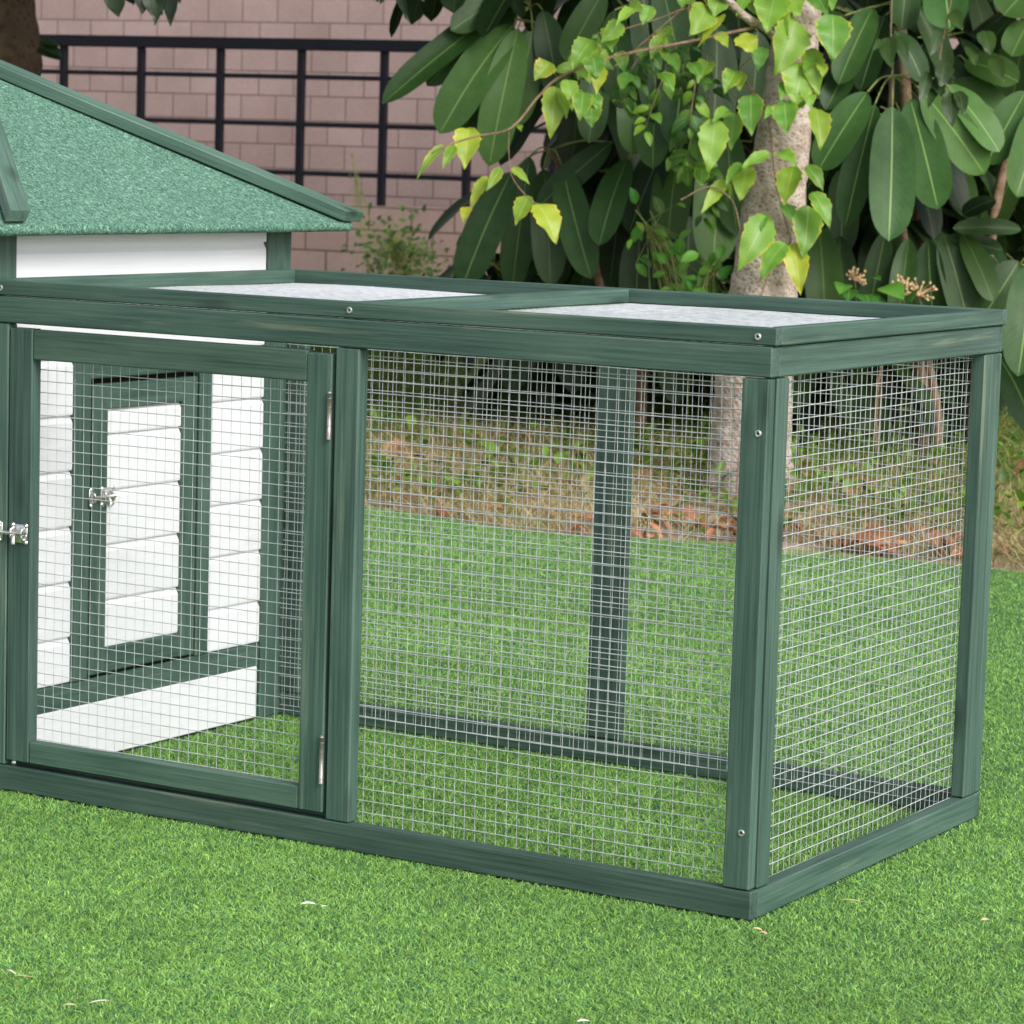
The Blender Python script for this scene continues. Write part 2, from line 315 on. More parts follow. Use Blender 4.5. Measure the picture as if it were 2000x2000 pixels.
# ------------------------------------------------------------------ brick walls and iron fence
TH = R(9); WD = Vector((math.cos(TH), math.sin(TH), 0)); WN = Vector((-math.sin(TH), math.cos(TH), 0)); P0 = Vector((-6.36085, 7.92362, 0))
def wallobj(name, s0, s1, n0, n1, z0, z1, m, x_off=0, zo=0):
    mb = MB(); cbox(mb, ((s0+s1)/2-x_off, (n0+n1)/2, (z0+z1)/2-zo), (s1-s0, n1-n0, z1-z0), ch=.004); o = mb.build(name, m)
    o.location = P0+WD*x_off+Vector((0, 0, zo)); o.rotation_euler = (0, 0, TH); return o
tag(wallobj('brick_wall', -9, 9, .5, .75, -.1, 3.4, M['brick'], -.072, -.022), 'tall pink brick wall at the back behind the black iron fence', 'wall')
tag(wallobj('low_wall', -9, 9, -.05, .14, -.1, .485, M['brick_low'], .075, -.003), 'low pink block wall carrying the black iron fence', 'wall')
fence = empty('iron_fence', P0+Vector((0, 0, .485))); fence.rotation_euler = (0, 0, TH); tag(fence, 'black square bar iron fence standing on the low block wall', 'fence')
for z, h in ((1.156, .050), (1.019, .020), (.819, .021), (.612, .021)):
    mb = MB(); cbox(mb, (0, 0, z-.485), (14, .026 if h < .03 else .05, h), ch=.002); mb.build('rail', M['iron'], fence)
for k in range(-12, 16):
    mb = MB(); s = -.176+.388*k; cbox(mb, (s, 0, (1.131-.485)/2+.0), (.031, .030, 1.131-.485), ch=.002); mb.build('post', M['iron'], fence)

# ------------------------------------------------------------------ the chicken coop
T = .0165; X0 = -.975; XW = -.977; D = .588
coop = empty('chicken_coop', (-.6, .29, 0)); tag(coop, 'green and white wooden chicken coop with felt roof and attached wire mesh run', 'chicken coop')
OFF = Vector((-.6, .29, 0))
class CB(MB):
    def build(s, name, m, parent, smooth=False): return MB.build(s, name, m, parent, smooth)
def coopify():
    pass
G, Wm = M['green'], M['white']
def cpart(o):                      # meshes are in world coordinates: undo the root's offset
    o.location = -OFF; return o
def B(name, m, *a, par=None, **k):
    o = board(name, m, par or coop, *a, **k)
    if par is None: cpart(o)
    return o
ZR, ZB, ZT, ZL0, ZL1 = .0285, .532, .5615, .5626, .5800
def screw(x, y, z, n, par, r=.0036):
    mb = MB(); n = Vector(n); a = n.orthogonal().normalized(); b = n.cross(a); c = Vector((x, y, z)); vs = []; N = 12
    for rr, h in ((r, 0), (r, .0009), (r*.72, .0016), (r*.42, .0014), (r*.32, .0004)):
        for k in range(N): vs.append(c+n*h+(a*math.cos(k*2*math.pi/N)+b*math.sin(k*2*math.pi/N))*rr)
    fs = [(j*N+k, j*N+(k+1) % N, (j+1)*N+(k+1) % N, (j+1)*N+k) for j in range(4) for k in range(N)]
    mb.add(vs, fs); 
    c0 = len(mb.v); mb.add([vs[4*N+k]+n*.00005 for k in range(N)], [tuple(range(N))], mi=1)  # black disc paints the shade inside the screw recess
    return mb.build('screw', [M['steel'], M['dark']], par)
M['lidwire'] = metal('skylit galvanised wire', (.88, .90, .93), .35, .35, 90)  # same wire as the sides, with the sky's brightness painted into its colour
def wires(o, a, A, b, Bl, n, sp=.01275, r=.00047, wav=.0014, seed=0, bulge=None, m=None):
    """welded mesh panel: o corner, a/b unit directions with lengths, n outward normal"""
    mb = MB(); o, a, b, n = map(Vector, (o, a, b, n))
    def disp(u, v):
        q = Vector((u*5+seed*7, v*5, seed)); z = wav*1.6*mnoise.noise(q) + (bulge(u, v) if bulge else 0)
        return n*z + a*(wav*mnoise.noise(q+Vector((9, 0, 0)))) + b*(wav*mnoise.noise(q+Vector((0, 9, 4))))
    na, nb = int(A/sp), int(Bl/sp); st = .02
    for i in range(na+1):
        u = (A-na*sp)/2+i*sp; k = max(2, int(Bl/st)); tube(mb, [o+a*u+b*(Bl*j/k)+disp(u, Bl*j/k)-n*r for j in range(k+1)], r*.64, 5, cap=False)
    for i in range(nb+1):
        v = (Bl-nb*sp)/2+i*sp; k = max(2, int(A/st)); tube(mb, [o+b*v+a*(A*j/k)+disp(A*j/k, v)+n*r for j in range(k+1)], r*1.15, 5, cap=False)
    return mb.build('wire_mesh', m or M['wire'], None, True)
def under(o, par):
    o.parent = par
    if par is coop: o.location = -OFF
    return o
# run: front frame (y 0..T)
br_f = B('base_rail', G, X0, 0, 0, T, 0, ZR, tt=.74); tb_f = B('top_beam', G, X0, -.0008, 0, T, ZB, ZT)
lp = B('run_post', G, X0, -.948, .0006, T, ZR+.0006, ZB-.0008)
mp = B('run_post', G, -.505, -.4755, .0006, T+.002, ZR+.0006, ZB-.0008)
cp = B('run_post', G, -.032, -.0030, .0004, T-.0025, ZR+.0012, ZB-.0012)
screw(-.0123, .0004, .478, (0, -1, 0), cp); screw(-.0131, .0004, .0863, (0, -1, 0), cp)
for v in (.16, .40):
    mb = MB(); mb.add([(-.486, .0002, v), (-.4835, .0002, v+.001), (-.484, .0002, v+.0035), (-.4865, .0002, v+.0025)], [(0, 1, 2, 3)]); 
# right side frame (x -T..0, y T..D-.0145)
YS = .5735
B('base_rail', G, -T, .0006, T-.002, YS, 0, ZR, ); B('top_beam', G, -T, .0008, T-.002, YS, ZB, ZT)
B('run_post', G, -T, -.0004, T-.0018, .0405, ZR+.001, ZB-.001); B('run_post', G, -T, -.0004, .5375, YS-.0005, ZR+.001, ZB-.001)
# back frame
B('base_rail', G, X0, -.0004, YS+.0005, D, 0, ZR); B('top_beam', G, X0, -.0006, YS+.0005, D, ZB, ZT)
B('run_post', G, X0, -.945, YS+.0008, D-.0005, ZR+.001, ZB-.001); B('run_post', G, -.513, -.4665, YS+.0006, D-.0005, ZR+.001, ZB-.001); B('run_post', G, -.031, -.0006, YS+.0008, D-.0005, ZR+.001, ZB-.001)
# mesh panels
under(wires((-.4985, T+.0035, .012), (1, 0, 0), .489, (0, 0, 1), .538, (0, -1, 0), seed=1), coop)
under(wires((-T-.0028, .024, .012), (0, 1, 0), .55, (0, 0, 1), .538, (1, 0, 0), seed=2, wav=.0022), coop)
under(wires((-.97, YS-.003, .012), (1, 0, 0), .95, (0, 0, 1), .538, (0, -1, 0), seed=3, wav=.002), coop)
# lid
LT = .0125
lid = B('lid_frame', G, X0+.001, .0030, .0010, LT, ZL0, ZL1)
B('lid_frame', G, X0+.001, X0+LT, LT+.0004, D-LT-.0004, ZL0+.0003, ZL1+.0004); B('lid_frame', G, -.0095, .0034, LT+.0004, D-LT-.0004, ZL0+.0003, ZL1+.0004)
lb = B('lid_frame', G, X0+.001, .0030, D-LT, D, ZL0, ZL1)
B('lid_divider', G, -.4965, -.4735, LT+.0005, D-LT-.0005, ZL0+.0006, ZL1-.0006)
for x in (-.9605, -.489, -.017): screw(x, .0010, .5708, (0, -1, 0), lid)
def bul(A, Bl, h): return lambda u, v: h*max(0, math.sin(math.pi*u/A))**.8*max(0, math.sin(math.pi*v/Bl))**.7
under(wires((-.964, .0135, ZL0-.0005), (1, 0, 0), .472, (0, 1, 0), .560, (0, 0, 1), seed=4, r=.00070, m=M['lidwire'], bulge=bul(.472, .560, .0060), wav=.001), coop)
under(wires((-.484, .0135, ZL0-.0005), (1, 0, 0), .470, (0, 1, 0), .560, (0, 0, 1), seed=5, r=.00070, m=M['lidwire'], bulge=bul(.470, .560, -.0055), wav=.001), coop)
# run door
mb = MB()
bb(mb, -.9465, -.9135, .0008, T+.0005, .0350, .5270, tint=(.86, .86, .9)); bb(mb, -.5415, -.5095, .0008, T+.0005, .0350, .5200+.004, tint=(.97, 1, 1))
bb(mb, -.9131, -.5419, .0014, T, .4930, .5262, tint=(.98, .95, .88)); bb(mb, -.9131, -.5419, .0014, T, .0350, .0600, tint=(1.05, 1.05, 1))
door = mb.build('run_door', G, coop); cpart(door)
w_ = wires((-.925, T+.0025, .046), (1, 0, 0), .395, (0, 0, 1), .462, (0, -1, 0), seed=6, wav=.0008); w_.parent = door
for z0, z1 in ((.4347, .483), (.0674, .1171)):
    mb = MB(); tube(mb, [(-.5103, -.0012, z0), (-.5103, -.0012, z1)], .0024, 10)
    for k in range(5): zz = z0+(z1-z0)*(k+.5)/5; tube(mb, [(-.5103, -.0012, zz-.0003), (-.5103, -.0012, zz+.0003)], .00265, 10)
    tube(mb, [(-.5103, -.0012, z1), (-.5103, -.0012, z1+.0022)], [.0026, .0016], 10)
    bb(mb, -.5125, -.5100, .0002, .0012, z0+.001, z1-.001, ch=.0002); mb.build('hinge', M['hinge'], door, True)
# sliding bolt latch: base plates, loops, pin and rivets
def bolt(name, P, a, n, par):
    a = Vector(a); n = Vector(n); up = Vector((0, 0, 1)); P = Vector(P); mb = MB(); ax = (a, n, up)
    def bx(u, v, z, su, sv, sz, ch=.0005): cbox(mb, P+a*u+n*v+up*z, (su, sv, sz), ax, ch)
    bx(.0125, .0006, -.001, .023, .0012, .021); bx(-.0165, .0006, -.001, .0085, .0012, .021)
    for u in (.004, .0195, -.0165):                                    # raised loops
        pts = [P+a*u+up*(.0065*math.cos(q)-.001)+n*(.001+.0062*math.sin(q)) for q in [math.pi*j/8 for j in range(9)]]
        tube(mb, pts, .0017, 6)
    tube(mb, [P+a*-.021+n*.0046+up*-.001, P+a*.0245+n*.0046+up*-.001], .0023, 10)
    tube(mb, [P+a*.010+n*.0048+up*-.001, P+a*.010+n*.0085+up*-.006, P+a*.010+n*.0088+up*-.0125], [.0021, .0021, .0025], 8)
    for u in (.0035, .0225, -.0165):
        for z in (.0085, -.0105): tube(mb, [P+a*u+up*z+n*.001, P+a*u+up*z+n*.0026, P+a*u+up*z+n*.0032], [.0027, .0024, .0008], 10)
    return mb.build(name, M['steel'], par, True)
bolt('latch', (-.9405, 0, .2975), (1, 0, 0), (0, -1, 0), door)

# ---- house (its right wall, x = XW, closes the run)
HX0 = XW-.58; HY1 = .58; ZE = .640
def planks(name, fixed, sgn, axis, a0, a1, edges, par, proud=0.0, mt=None):
    """ship-lap cladding on plane axis=fixed, running along the other axis from a0 to a1; edges = list of z from low to high"""
    mb = MB()
    for z0, z1 in zip(edges[:-1], edges[1:]):
        prof = [(0+proud, z0+.0012), (.0006+proud, z0+.0035), (.0004+proud, z1-.0080), (-.0036+proud, z1-.0004), (-.0036+proud, z1+.002), (-.012+proud, z1+.002), (-.012+proud, z0+.0012)]
        o1, o2 = random.random()*20, random.random()*20; tn = .985+.03*random.random()
        vs, gs = [], []
        for s in (a0, a1):
            for d, z in prof:
                p = (fixed+sgn*d, s, z) if axis == 'x' else (s, fixed+sgn*d, z); vs.append(p); gs.append((s+o1, z+o2, d))
        n = len(prof); fs = [(i, (i+1) % n, n+(i+1) % n, n+i) for i in range(n)]+[tuple(range(n)), tuple(n+i for i in reversed(range(n)))]
        mb.add(vs, fs, gs, (tn, tn, tn))
    return mb
pz = [.0996, .1537, .2200, .2855, .3515, .4165, .4834]
mb = planks('cladding', XW, 1, 'x', .030, .1490, pz, coop); m2 = planks('cladding', XW, 1, 'x', .4165, .530, pz, coop); mb.add(m2.v, m2.f, m2.g, m2.t)
mb3 = planks('cladding', XW, 1, 'x', .044, .5290, [.4836, .5480, .6142, .65], coop); mb.add(mb3.v, mb3.f, mb3.g, mb3.t)
cpart(mb.build('house_wall', Wm, coop))
# base board below, green rail above it
B('base_board', Wm, XW-.012, XW+.001, .0440, .5275, .0015, .0692)
B('door_stop', G, -.9465, -.5060, T+.0008, T+.012, .0010, .0420)
B('wall_rail', G, XW-.012, XW+.0015, .0300, .5295, .0694, .0992)
# pop-hole frame
mb = MB(); bb(mb, XW-.010, XW+.0035, .1490, .1800, .0996, .4826); bb(mb, XW-.010, XW+.0035, .3915, .4170, .0996, .4826); bb(mb, XW-.010, XW+.0032, .1803, .3912, .4580, .4826)
cpart(mb.build('door_frame', G, coop))
mb = MB(); bb(mb, XW-.035, XW-.0125, .1500, .4150, .0996, .54, ch=.001); cpart(mb.build('gap_shade_block', M['dark'], coop))  # black box paints the shade in the gaps around the house door
mb = MB(); bb(mb, XW-.008, XW+.0042, .1835, .2112, .1035, .4515); bb(mb, XW-.008, XW+.0042, .3570, .3862, .1035, .4515); bb(mb, XW-.008, XW+.0040, .2114, .3568, .4215, .4512); bb(mb, XW-.008, XW+.0040, .2114, .3568, .1037, .1335)
hd = mb.build('house_door', G, coop); cpart(hd)
mb = planks('p', XW, 1, 'x', .2105, .3575, [.1330, .1905, .2575, .3230, .3900, .4220], hd); mb.build('door_panel', Wm, hd)
lt = bolt('latch', (XW+.0045, .196, .3185), (0, 1, 0), (1, 0, 0), hd)
# corner posts
B('corner_post', G, XW-.020, XW+.0045, .0002, .0432, 0.0, ZE); B('corner_post', G, XW-.020, XW+.0045, .5297, .5650, 0.0, ZE); B('corner_post', G, XW-.024, XW+.0038, .5658, .5805, 0.0, ZE)
B('corner_post', G, HX0, HX0+.035, .0002, .035, 0, ZE); B('corner_post', G, HX0, HX0+.035, .545, .5805, 0, ZE)
# other walls of the house
for nm, ax, fx, sg, a0, a1 in (('house_wall', 'y', .004, -1, HX0+.036, XW-.021), ('house_wall', 'y', .576, 1, HX0+.036, XW-.025), ('house_wall', 'x', HX0+.004, -1, .036, .544)):
    mb = planks(nm, fx, sg, ax, a0, a1, [.002, .0692, .1537, .2200, .2855, .3515, .4165, .4820, .5480, .6142, .6450], coop); cpart(mb.build(nm, Wm, coop))
# roof: four felt faces with a rolled eave
EX, EO = -.922, .055; AP = Vector((XW-.29, .2925, .826)); th_ = .014
y0r, y1r = -EO, .58+EO; xl = HX0-EO
y1r = .64; corners = [(EX, y0r), (EX, y1r), (xl, y1r), (xl, y0r)]
mb = MB()
for k in range(4):
    a = Vector((*corners[k], ZE+.003)); b_ = Vector((*corners[(k+1) % 4], ZE+.003)); mid = (a+b_)/2
    out = Vector((mid.x-AP.x, mid.y-AP.y, 0)).normalized(); n_s = 24
    prof = []                                      # (outward, dz) of the rounded eave
    for q in range(0, 7): an = math.pi*q/6; prof.append((.0065*math.sin(an)-.0045, -.0065+.0065*math.cos(an)-.0000))
    rows = []
    for j in range(n_s+1):
        p = a.lerp(b_, j/n_s); rows.append([p+out*d+Vector((0, 0, z+.0035*mnoise.noise(p*40)*.3)) for d, z in prof])
    vs = [p for r_ in rows for p in r_]; np_ = len(prof); fs = []
    for j in range(n_s):
        for q in range(np_-1): fs.append((j*np_+q, j*np_+q+1, (j+1)*np_+q+1, (j+1)*np_+q))
    base_i = len(vs)
    # slope
    NR = 16; grid = []
    for i in range(NR+1):
        row = []
        for j in range(n_s+1):
            p = (a.lerp(b_, j/n_s)-out*.0045).lerp(AP, i/NR); sag = -.0035*math.sin(math.pi*i/NR)*(1 if 0 < j < n_s else 0)*math.sin(math.pi*j/n_s); row.append(len(vs)); vs.append(p+Vector((0, 0, sag)))
        grid.append(row)
    for i in range(NR):
        for j in range(n_s): fs.append((grid[i][j], grid[i][j+1], grid[i+1][j+1], grid[i+1][j]))
    # underside
    c0 = len(vs); vs += [a-out*.0045+Vector((0, 0, -.013)), b_-out*.0045+Vector((0, 0, -.013)), Vector((AP.x, AP.y, AP.z-.02))]; fs.append((c0, c0+2, c0+1))
    mb.add(vs, fs)
cpart(mb.build('roof', M['felt'], coop, True))
# hip boards lying along the hips on the two side faces (measured: 30 mm wide, 15 mm thick, end cut parallel to the eave)
def hipboard(sx, inner0, outer0, innerA, outerA):
    """plan points given for the right face; sx mirrors to the left face"""
    th = .0155; nn = Vector((.53, 0, 1)).normalized(); P8 = []
    for (x, y) in (inner0, outer0, outerA, innerA): P8.append(Vector((x, y, .6435+.53*(EX-x)+.0012)))
    vs = [p for p in P8]+[p+nn*th for p in P8]; cxm = AP.x
    if sx < 0: vs = [Vector((2*cxm-p.x, p.y, p.z)) for p in vs]
    c = sum(vs, Vector())/8; o1 = random.random()*20; td = (P8[3]-P8[0]).normalized()
    fs = [(0, 1, 2, 3), (7, 6, 5, 4), (0, 4, 5, 1), (1, 5, 6, 2), (2, 6, 7, 3), (3, 7, 4, 0)]; F = []
    for f in fs:
        p = [vs[i] for i in f]; n_ = (p[1]-p[0]).cross(p[2]-p[0]); F.append(f if n_.dot(sum(p, Vector())/4-c) > 0 else f[::-1])
    gs = [((p-P8[0]).dot(td)+o1, (p-P8[0]).dot(nn)+o1, (p-P8[0]).dot(td.cross(nn))) for p in (P8+[q+nn*th for q in P8])]
    mb = MB(); mb.add(vs, F, gs, (1.25, 1.22, 1.2)); o = mb.build('roof_trim', G, coop); cpart(o)
    bv = o.modifiers.new('bevel', 'BEVEL'); bv.width = .0013; bv.segments = 2; return o
for sx in (1, -1):
    hipboard(sx, (-.9190, .6160), (-.9165, .6510), (-1.2525, .2945), (-1.262, .3200))
    hipboard(sx, (-.9235, -.0010), (-.9235, -.0360), (-1.2525, .2925), (-1.262, .2650))
mb = MB(); tube(mb, [AP+Vector((0, 0, .008)), AP+Vector((0, 0, .03))], [.03, .008], 4); cpart(mb.build('finial', G, coop))

# ------------------------------------------------------------------ synthetic turf (uncountable: one object)
def blades(name, pts, h, wd, lean, cols, m, segs=2, z0=0.0, label=None, kind='stuff', curl=.5):
    """pts (n,3); h, wd, lean arrays; cols (n,3)"""
    n = len(pts); an = RNG.uniform(0, 2*np.pi, n); la = RNG.uniform(0, 2*np.pi, n)
    sx, sy = np.cos(an), np.sin(an); lx, ly = np.cos(la)*lean, np.sin(la)*lean
    V = np.zeros((n, 5, 3), np.float32); C = np.zeros((n, 5, 3), np.float32)
    for k, (tt, ww) in enumerate(((0, 1), (0, -1), (.55, .8), (.55, -.8), (1, 0))):
        V[:, k, 0] = pts[:, 0]+sx*wd*ww*.5+lx*h*(tt**1.7); V[:, k, 1] = pts[:, 1]+sy*wd*ww*.5+ly*h*(tt**1.7); V[:, k, 2] = pts[:, 2]+h*(tt-curl*.35*np.minimum(lean, 1.5)*tt*tt)
        C[:, k] = cols
    base = (np.arange(n)*5)[:, None]
    q = (base+np.array([0, 1, 3, 2])).ravel(); tr = (base+np.array([2, 3, 4])).ravel()
    me = bpy.data.meshes.new(name); me.vertices.add(n*5); me.vertices.foreach_set('co', V.ravel())
    me.loops.add(n*7); me.loops.foreach_set('vertex_index', np.concatenate([q, tr]).astype(np.int32)); me.polygons.add(n*2)
    me.polygons.foreach_set('loop_start', np.concatenate([np.arange(n)*4, n*4+np.arange(n)*3]).astype(np.int32)); me.update(calc_edges=True)
    a = me.attributes.new('tint', 'FLOAT_VECTOR', 'POINT'); a.data.foreach_set('vector', C.ravel()); me.materials.append(m)
    o = bpy.data.objects.new(name, me); COL.objects.link(o)
    if label: tag(o, label, 'grass', kind=kind)
    return o
def inview(x, y, mx=.12):
    dx, dy, dz = x-CAMP.x, y-CAMP.y, -CAMP.z
    z = dx*FWD.x+dy*FWD.y+dz*FWD.z; u = (dx*RGT.x+dy*RGT.y+dz*RGT.z)/z*FPX/1000; v = (dx*UPV.x+dy*UPV.y+dz*UPV.z)/z*FPX/1000
    return (np.abs(u) < 1+mx) & (v > -1-mx*1.5) & (z > 1)
def scatter(x0, x1, y0, y1, dens, mx=.12):
    n = int((x1-x0)*(y1-y0)*dens); x = RNG.uniform(x0, x1, n); y = RNG.uniform(y0, y1, n); k = inview(x, y, mx) | (inview(x, y, .85) & (RNG.random(n) < .28)); return x[k], y[k]
P = []
for y0, y1, dn in ((-1.6, .0, 330000), (.0, .7, 250000), (.7, 1.6, 130000), (1.6, 2.7, 85000)):
    x, y = scatter(-4.5, 2.9, y0, y1, dn, .16); P.append(np.stack([x, y], 1))
P = np.concatenate(P); ey = np.interp(P[:, 0], [e[0] for e in EDGE], [e[1] for e in EDGE]); P = P[P[:, 1] < ey-.004]
hx = (P[:, 0] > X0) & (P[:, 0] < 0); rail = hx & (((P[:, 1] > -.001) & (P[:, 1] < T)) | ((P[:, 1] > YS) & (P[:, 1] < D))) | ((P[:, 0] > -T) & (P[:, 0] < .001) & (P[:, 1] > 0) & (P[:, 1] < D)) | ((P[:, 0] < XW) & (P[:, 0] > HX0) & (P[:, 1] > 0) & (P[:, 1] < .58))
P = P[~rail]; n = len(P); print('turf blades', n)
pts = np.concatenate([P, np.full((n, 1), -.003)], 1)
k = RNG.random(n); base = np.where(k[:, None] < .40, np.array([[.375, .625, .140]]), np.where(k[:, None] < .78, np.array([[.215, .450, .105]]), np.array([[.068, .205, .110]])))
k2 = RNG.random(n)[:, None]; base = np.where(k2 > .93, np.array([[.36, .52, .16]]), base)*RNG.uniform(.6, 1.35, (n, 1))
lf = np.array([mnoise.noise(Vector((a*2.1, b*2.1, 4)))*.6+mnoise.noise(Vector((a*9, b*9, 7)))*.4+.5*mnoise.noise(Vector((a*45, b*45, 2))) for a, b in P[:, :2]])[:, None]
base = base*(1+.30*lf)*np.array([[1, 1, 1]])+np.clip(lf, 0, 1)*np.array([[.01, .0, .015]])
blades('turf_grass', pts, RNG.uniform(.0033, .0066, n), RNG.uniform(.0007, .0013, n)*np.where(inview(P[:, 0], P[:, 1], .16), 1, 2.0), RNG.uniform(.3, 2.3, n), base, M['turf'], label='bright green short synthetic grass covering the lawn')

# ------------------------------------------------------------------ bank behind the turf: wild grass, weeds, fallen leaves
def bankpts(n, x0, x1, y0, y1, f=None):
    x = RNG.uniform(x0, x1, n); y = y0+(y1-y0)*RNG.random(n)**1.2
    ey = np.interp(x, [e[0] for e in EDGE], [e[1] for e in EDGE]); k = (y > ey+.01) & inview(x, y, .75)
    x, y = x[k], y[k]
    if f is not None: k = np.array([f(a, b) for a, b in zip(x, y)]); x, y = x[k], y[k]
    return np.array([(a, b, bank_z(a, b)) for a, b in zip(x, y)])
def patch(x, y): return mnoise.noise(Vector((x*1.7, y*1.7, 8)))
p = bankpts(300000, -8, 2.5, 2.4, 6.8, lambda x, y: patch(x, y)+.55*random.random()+.20*(y-2.6) > .14)
n = len(p); kk = RNG.random(n)[:, None]; far = np.clip((p[:, 1:2]-3.0)/1.3, 0, 1)*.72+.12
gcol = np.where(RNG.random((n, 1)) < far, np.array([[.17, .32, .055]]), np.array([[.50, .41, .21]]))*RNG.uniform(.65, 1.2, (n, 1))
gcol = np.where(kk > .92, np.array([[.30, .15, .08]]), gcol)
blades('wild_grass', p, RNG.uniform(.02, .075, n)*(1+.25*far[:, 0]), RNG.uniform(.0016, .0034, n), RNG.uniform(.4, 2.0, n), gcol, M['grass'], label='tan and green wild grass on the soil behind the lawn')
# leafy weeds
def weedmass(name, n, y0, y1, size, label, seed, rngx=(-9, 0), hmax=.16):
    random.seed(seed); mb = MB(); pp = bankpts(n, rngx[0], rngx[1], y0, y1, lambda x, y: patch(x+5, y+3)+.5*random.random() > .18)
    for q in pp:
        c = Vector(q); 
        for j in range(random.randint(3, 7)):
            a = random.random()*6.28; e = random.uniform(.1, 1.2); hh = random.uniform(.01, hmax); L = random.uniform(.6, 1.3)*size
            b0 = c+Vector((math.cos(a), math.sin(a), 0))*random.uniform(0, .05)+Vector((0, 0, hh)); d = Vector((math.cos(a)*math.cos(e), math.sin(a)*math.cos(e), math.sin(e)*random.choice((1, -.4))))
            leaf(mb, b0, b0+d*L, L*random.uniform(.45, .75), Vector((0, 0, 1))+d*.3, prof_small, 4, .2, .1, tint=(random.uniform(.4, .9),)*3 if name == 'ground_weeds' else (random.uniform(.7, 1.5),)*3)
    o = mb.build(name, M['vine'] if name == 'ground_weeds' else M['smallv'], None, True); return tag(o, label, 'weeds', kind='stuff')
weedmass('ground_weeds', 11500, 2.6, 5.6, .030, 'small green weeds spread over the soil behind the lawn', 5, rngx=(-9, 2.5), hmax=.07)
weedmass('undergrowth', 4200, 5.2, 8.6, .06, 'dense dark green undergrowth at the foot of the back wall', 6, (-11, -1), .10)
# fallen leaves
LV = []
for s in range(5):
    random.seed(40+s); mb = MB(); L = .075
    leaf(mb, (-L/2, 0, .004), (L/2, 0, .006), L*.55, (0, 0, 1), prof_ovate, 8, .35+.15*s/5, .12, .05, curl=-.12 if s % 2 else .1)
    o = mb.build('fallen_leaf', M['litter'], None, True); COL.objects.unlink(o); LV.append(o)
random.seed(77)
SPOT = [(785, 878, 2.3, 'curled brown fallen leaf lying left on the dry grass behind the mid post'), (757, 942, 1.0, 'pale grey fallen leaf at the far left of the soil strip'), (1140, 850, 1.2, 'orange brown dry leaf standing up just left of the back post'),
        (1148, 1022, 1.1, 'pale tan dry leaf at the lawn edge left of the back post'), (1345, 985, 1.6, 'large salmon dry leaf above the lawn edge right of the back post'), (1385, 1012, 1.8, 'large pale salmon dry leaf at the lawn edge beside the corner post'), (1250, 1047, 1.0, 'red brown dry leaf touching the lawn edge right of the back post'),
        (1290, 1052, 1.0, 'small red dry leaf second from the back post on the lawn edge'), (1320, 1055, .9, 'red dry leaf third from the back post on the lawn edge'), (1720, 1030, 2.4, 'long pale tan dry leaf seen through the side mesh'), (1830, 1035, 1.9, 'salmon dry leaf seen through the side mesh near the far post'), (1600, 1062, 1.5, 'orange dry leaf on the lawn edge seen through the left of the side mesh'),
        (1960, 860, 1.4, 'brown fallen leaf on the bank right of the coop'), (1915, 925, .8, 'cream curled leaf right beside the far post'), (1985, 1090, 1.5, 'brown dry leaf at the lawn edge at the right border of the photo'), (1740, 820, 2.2, 'brown dry leaf high on the bank seen through the side mesh'), (885, 770, 1.6, 'orange brown dry leaf among weeds at upper left of the mesh')]
for px, py, s, lab in SPOT:
    g = ground_at(px, py, .05); g.y = max(g.y, edge_y(g.x)+.025); g.z = bank_z(g.x, g.y)+.012; o = random.choice(LV).copy(); COL.objects.link(o); o.name = 'fallen_leaf'
    o.location = g; o.rotation_euler = (random.uniform(-.1, .9), random.uniform(-.5, .5), random.uniform(-1, 1)+YAW); s *= .62; o.scale = (s,)*3; tag(o, lab, 'fallen leaf', 'fallen leaves on the bank')
cnt = 0
while cnt < 120:
    px = random.uniform(690, 2000); g = ground_at(px, random.uniform(760, 1060)); 
    if g.y < edge_y(g.x)+.02 or (g.y > 5.5 and random.random() < .6): continue
    if px < 1150 and random.random() < .45: continue
    g.z = bank_z(g.x, g.y)+random.uniform(.004, .02); o = random.choice(LV).copy(); COL.objects.link(o); o.name = 'fallen_leaf'; o.location = g
    o.rotation_euler = (random.uniform(-.7, .7), random.uniform(-.6, .6), random.uniform(0, 6.28)); s = random.uniform(.35, 1.1); o.scale = (s, s*random.uniform(.7, 1), s)
    tag(o, 'small brown dry leaf scattered among the litter behind the lawn', 'fallen leaf', 'small fallen leaves scattered behind the lawn'); cnt += 1
for _ in range(70):                       # reddish litter collected along the lawn edge
    px = random.uniform(1120, 1960); g = ground_at(px, 1040+(px-1150)*.07); g.y = edge_y(g.x)+abs(random.gauss(.02, .16)); g.z = bank_z(g.x, g.y)+random.uniform(.004, .02)
    o = random.choice(LV).copy(); COL.objects.link(o); o.name = 'fallen_leaf'; o.location = g; o.rotation_euler = (random.uniform(-.9, .9), random.uniform(-.7, .7), random.uniform(0, 6.28)); q = random.uniform(.35, .95); o.scale = (q, q*.8, q)
    tag(o, 'reddish dry leaf in the litter along the lawn edge under the pale tree', 'fallen leaf', 'reddish leaves along the lawn edge')
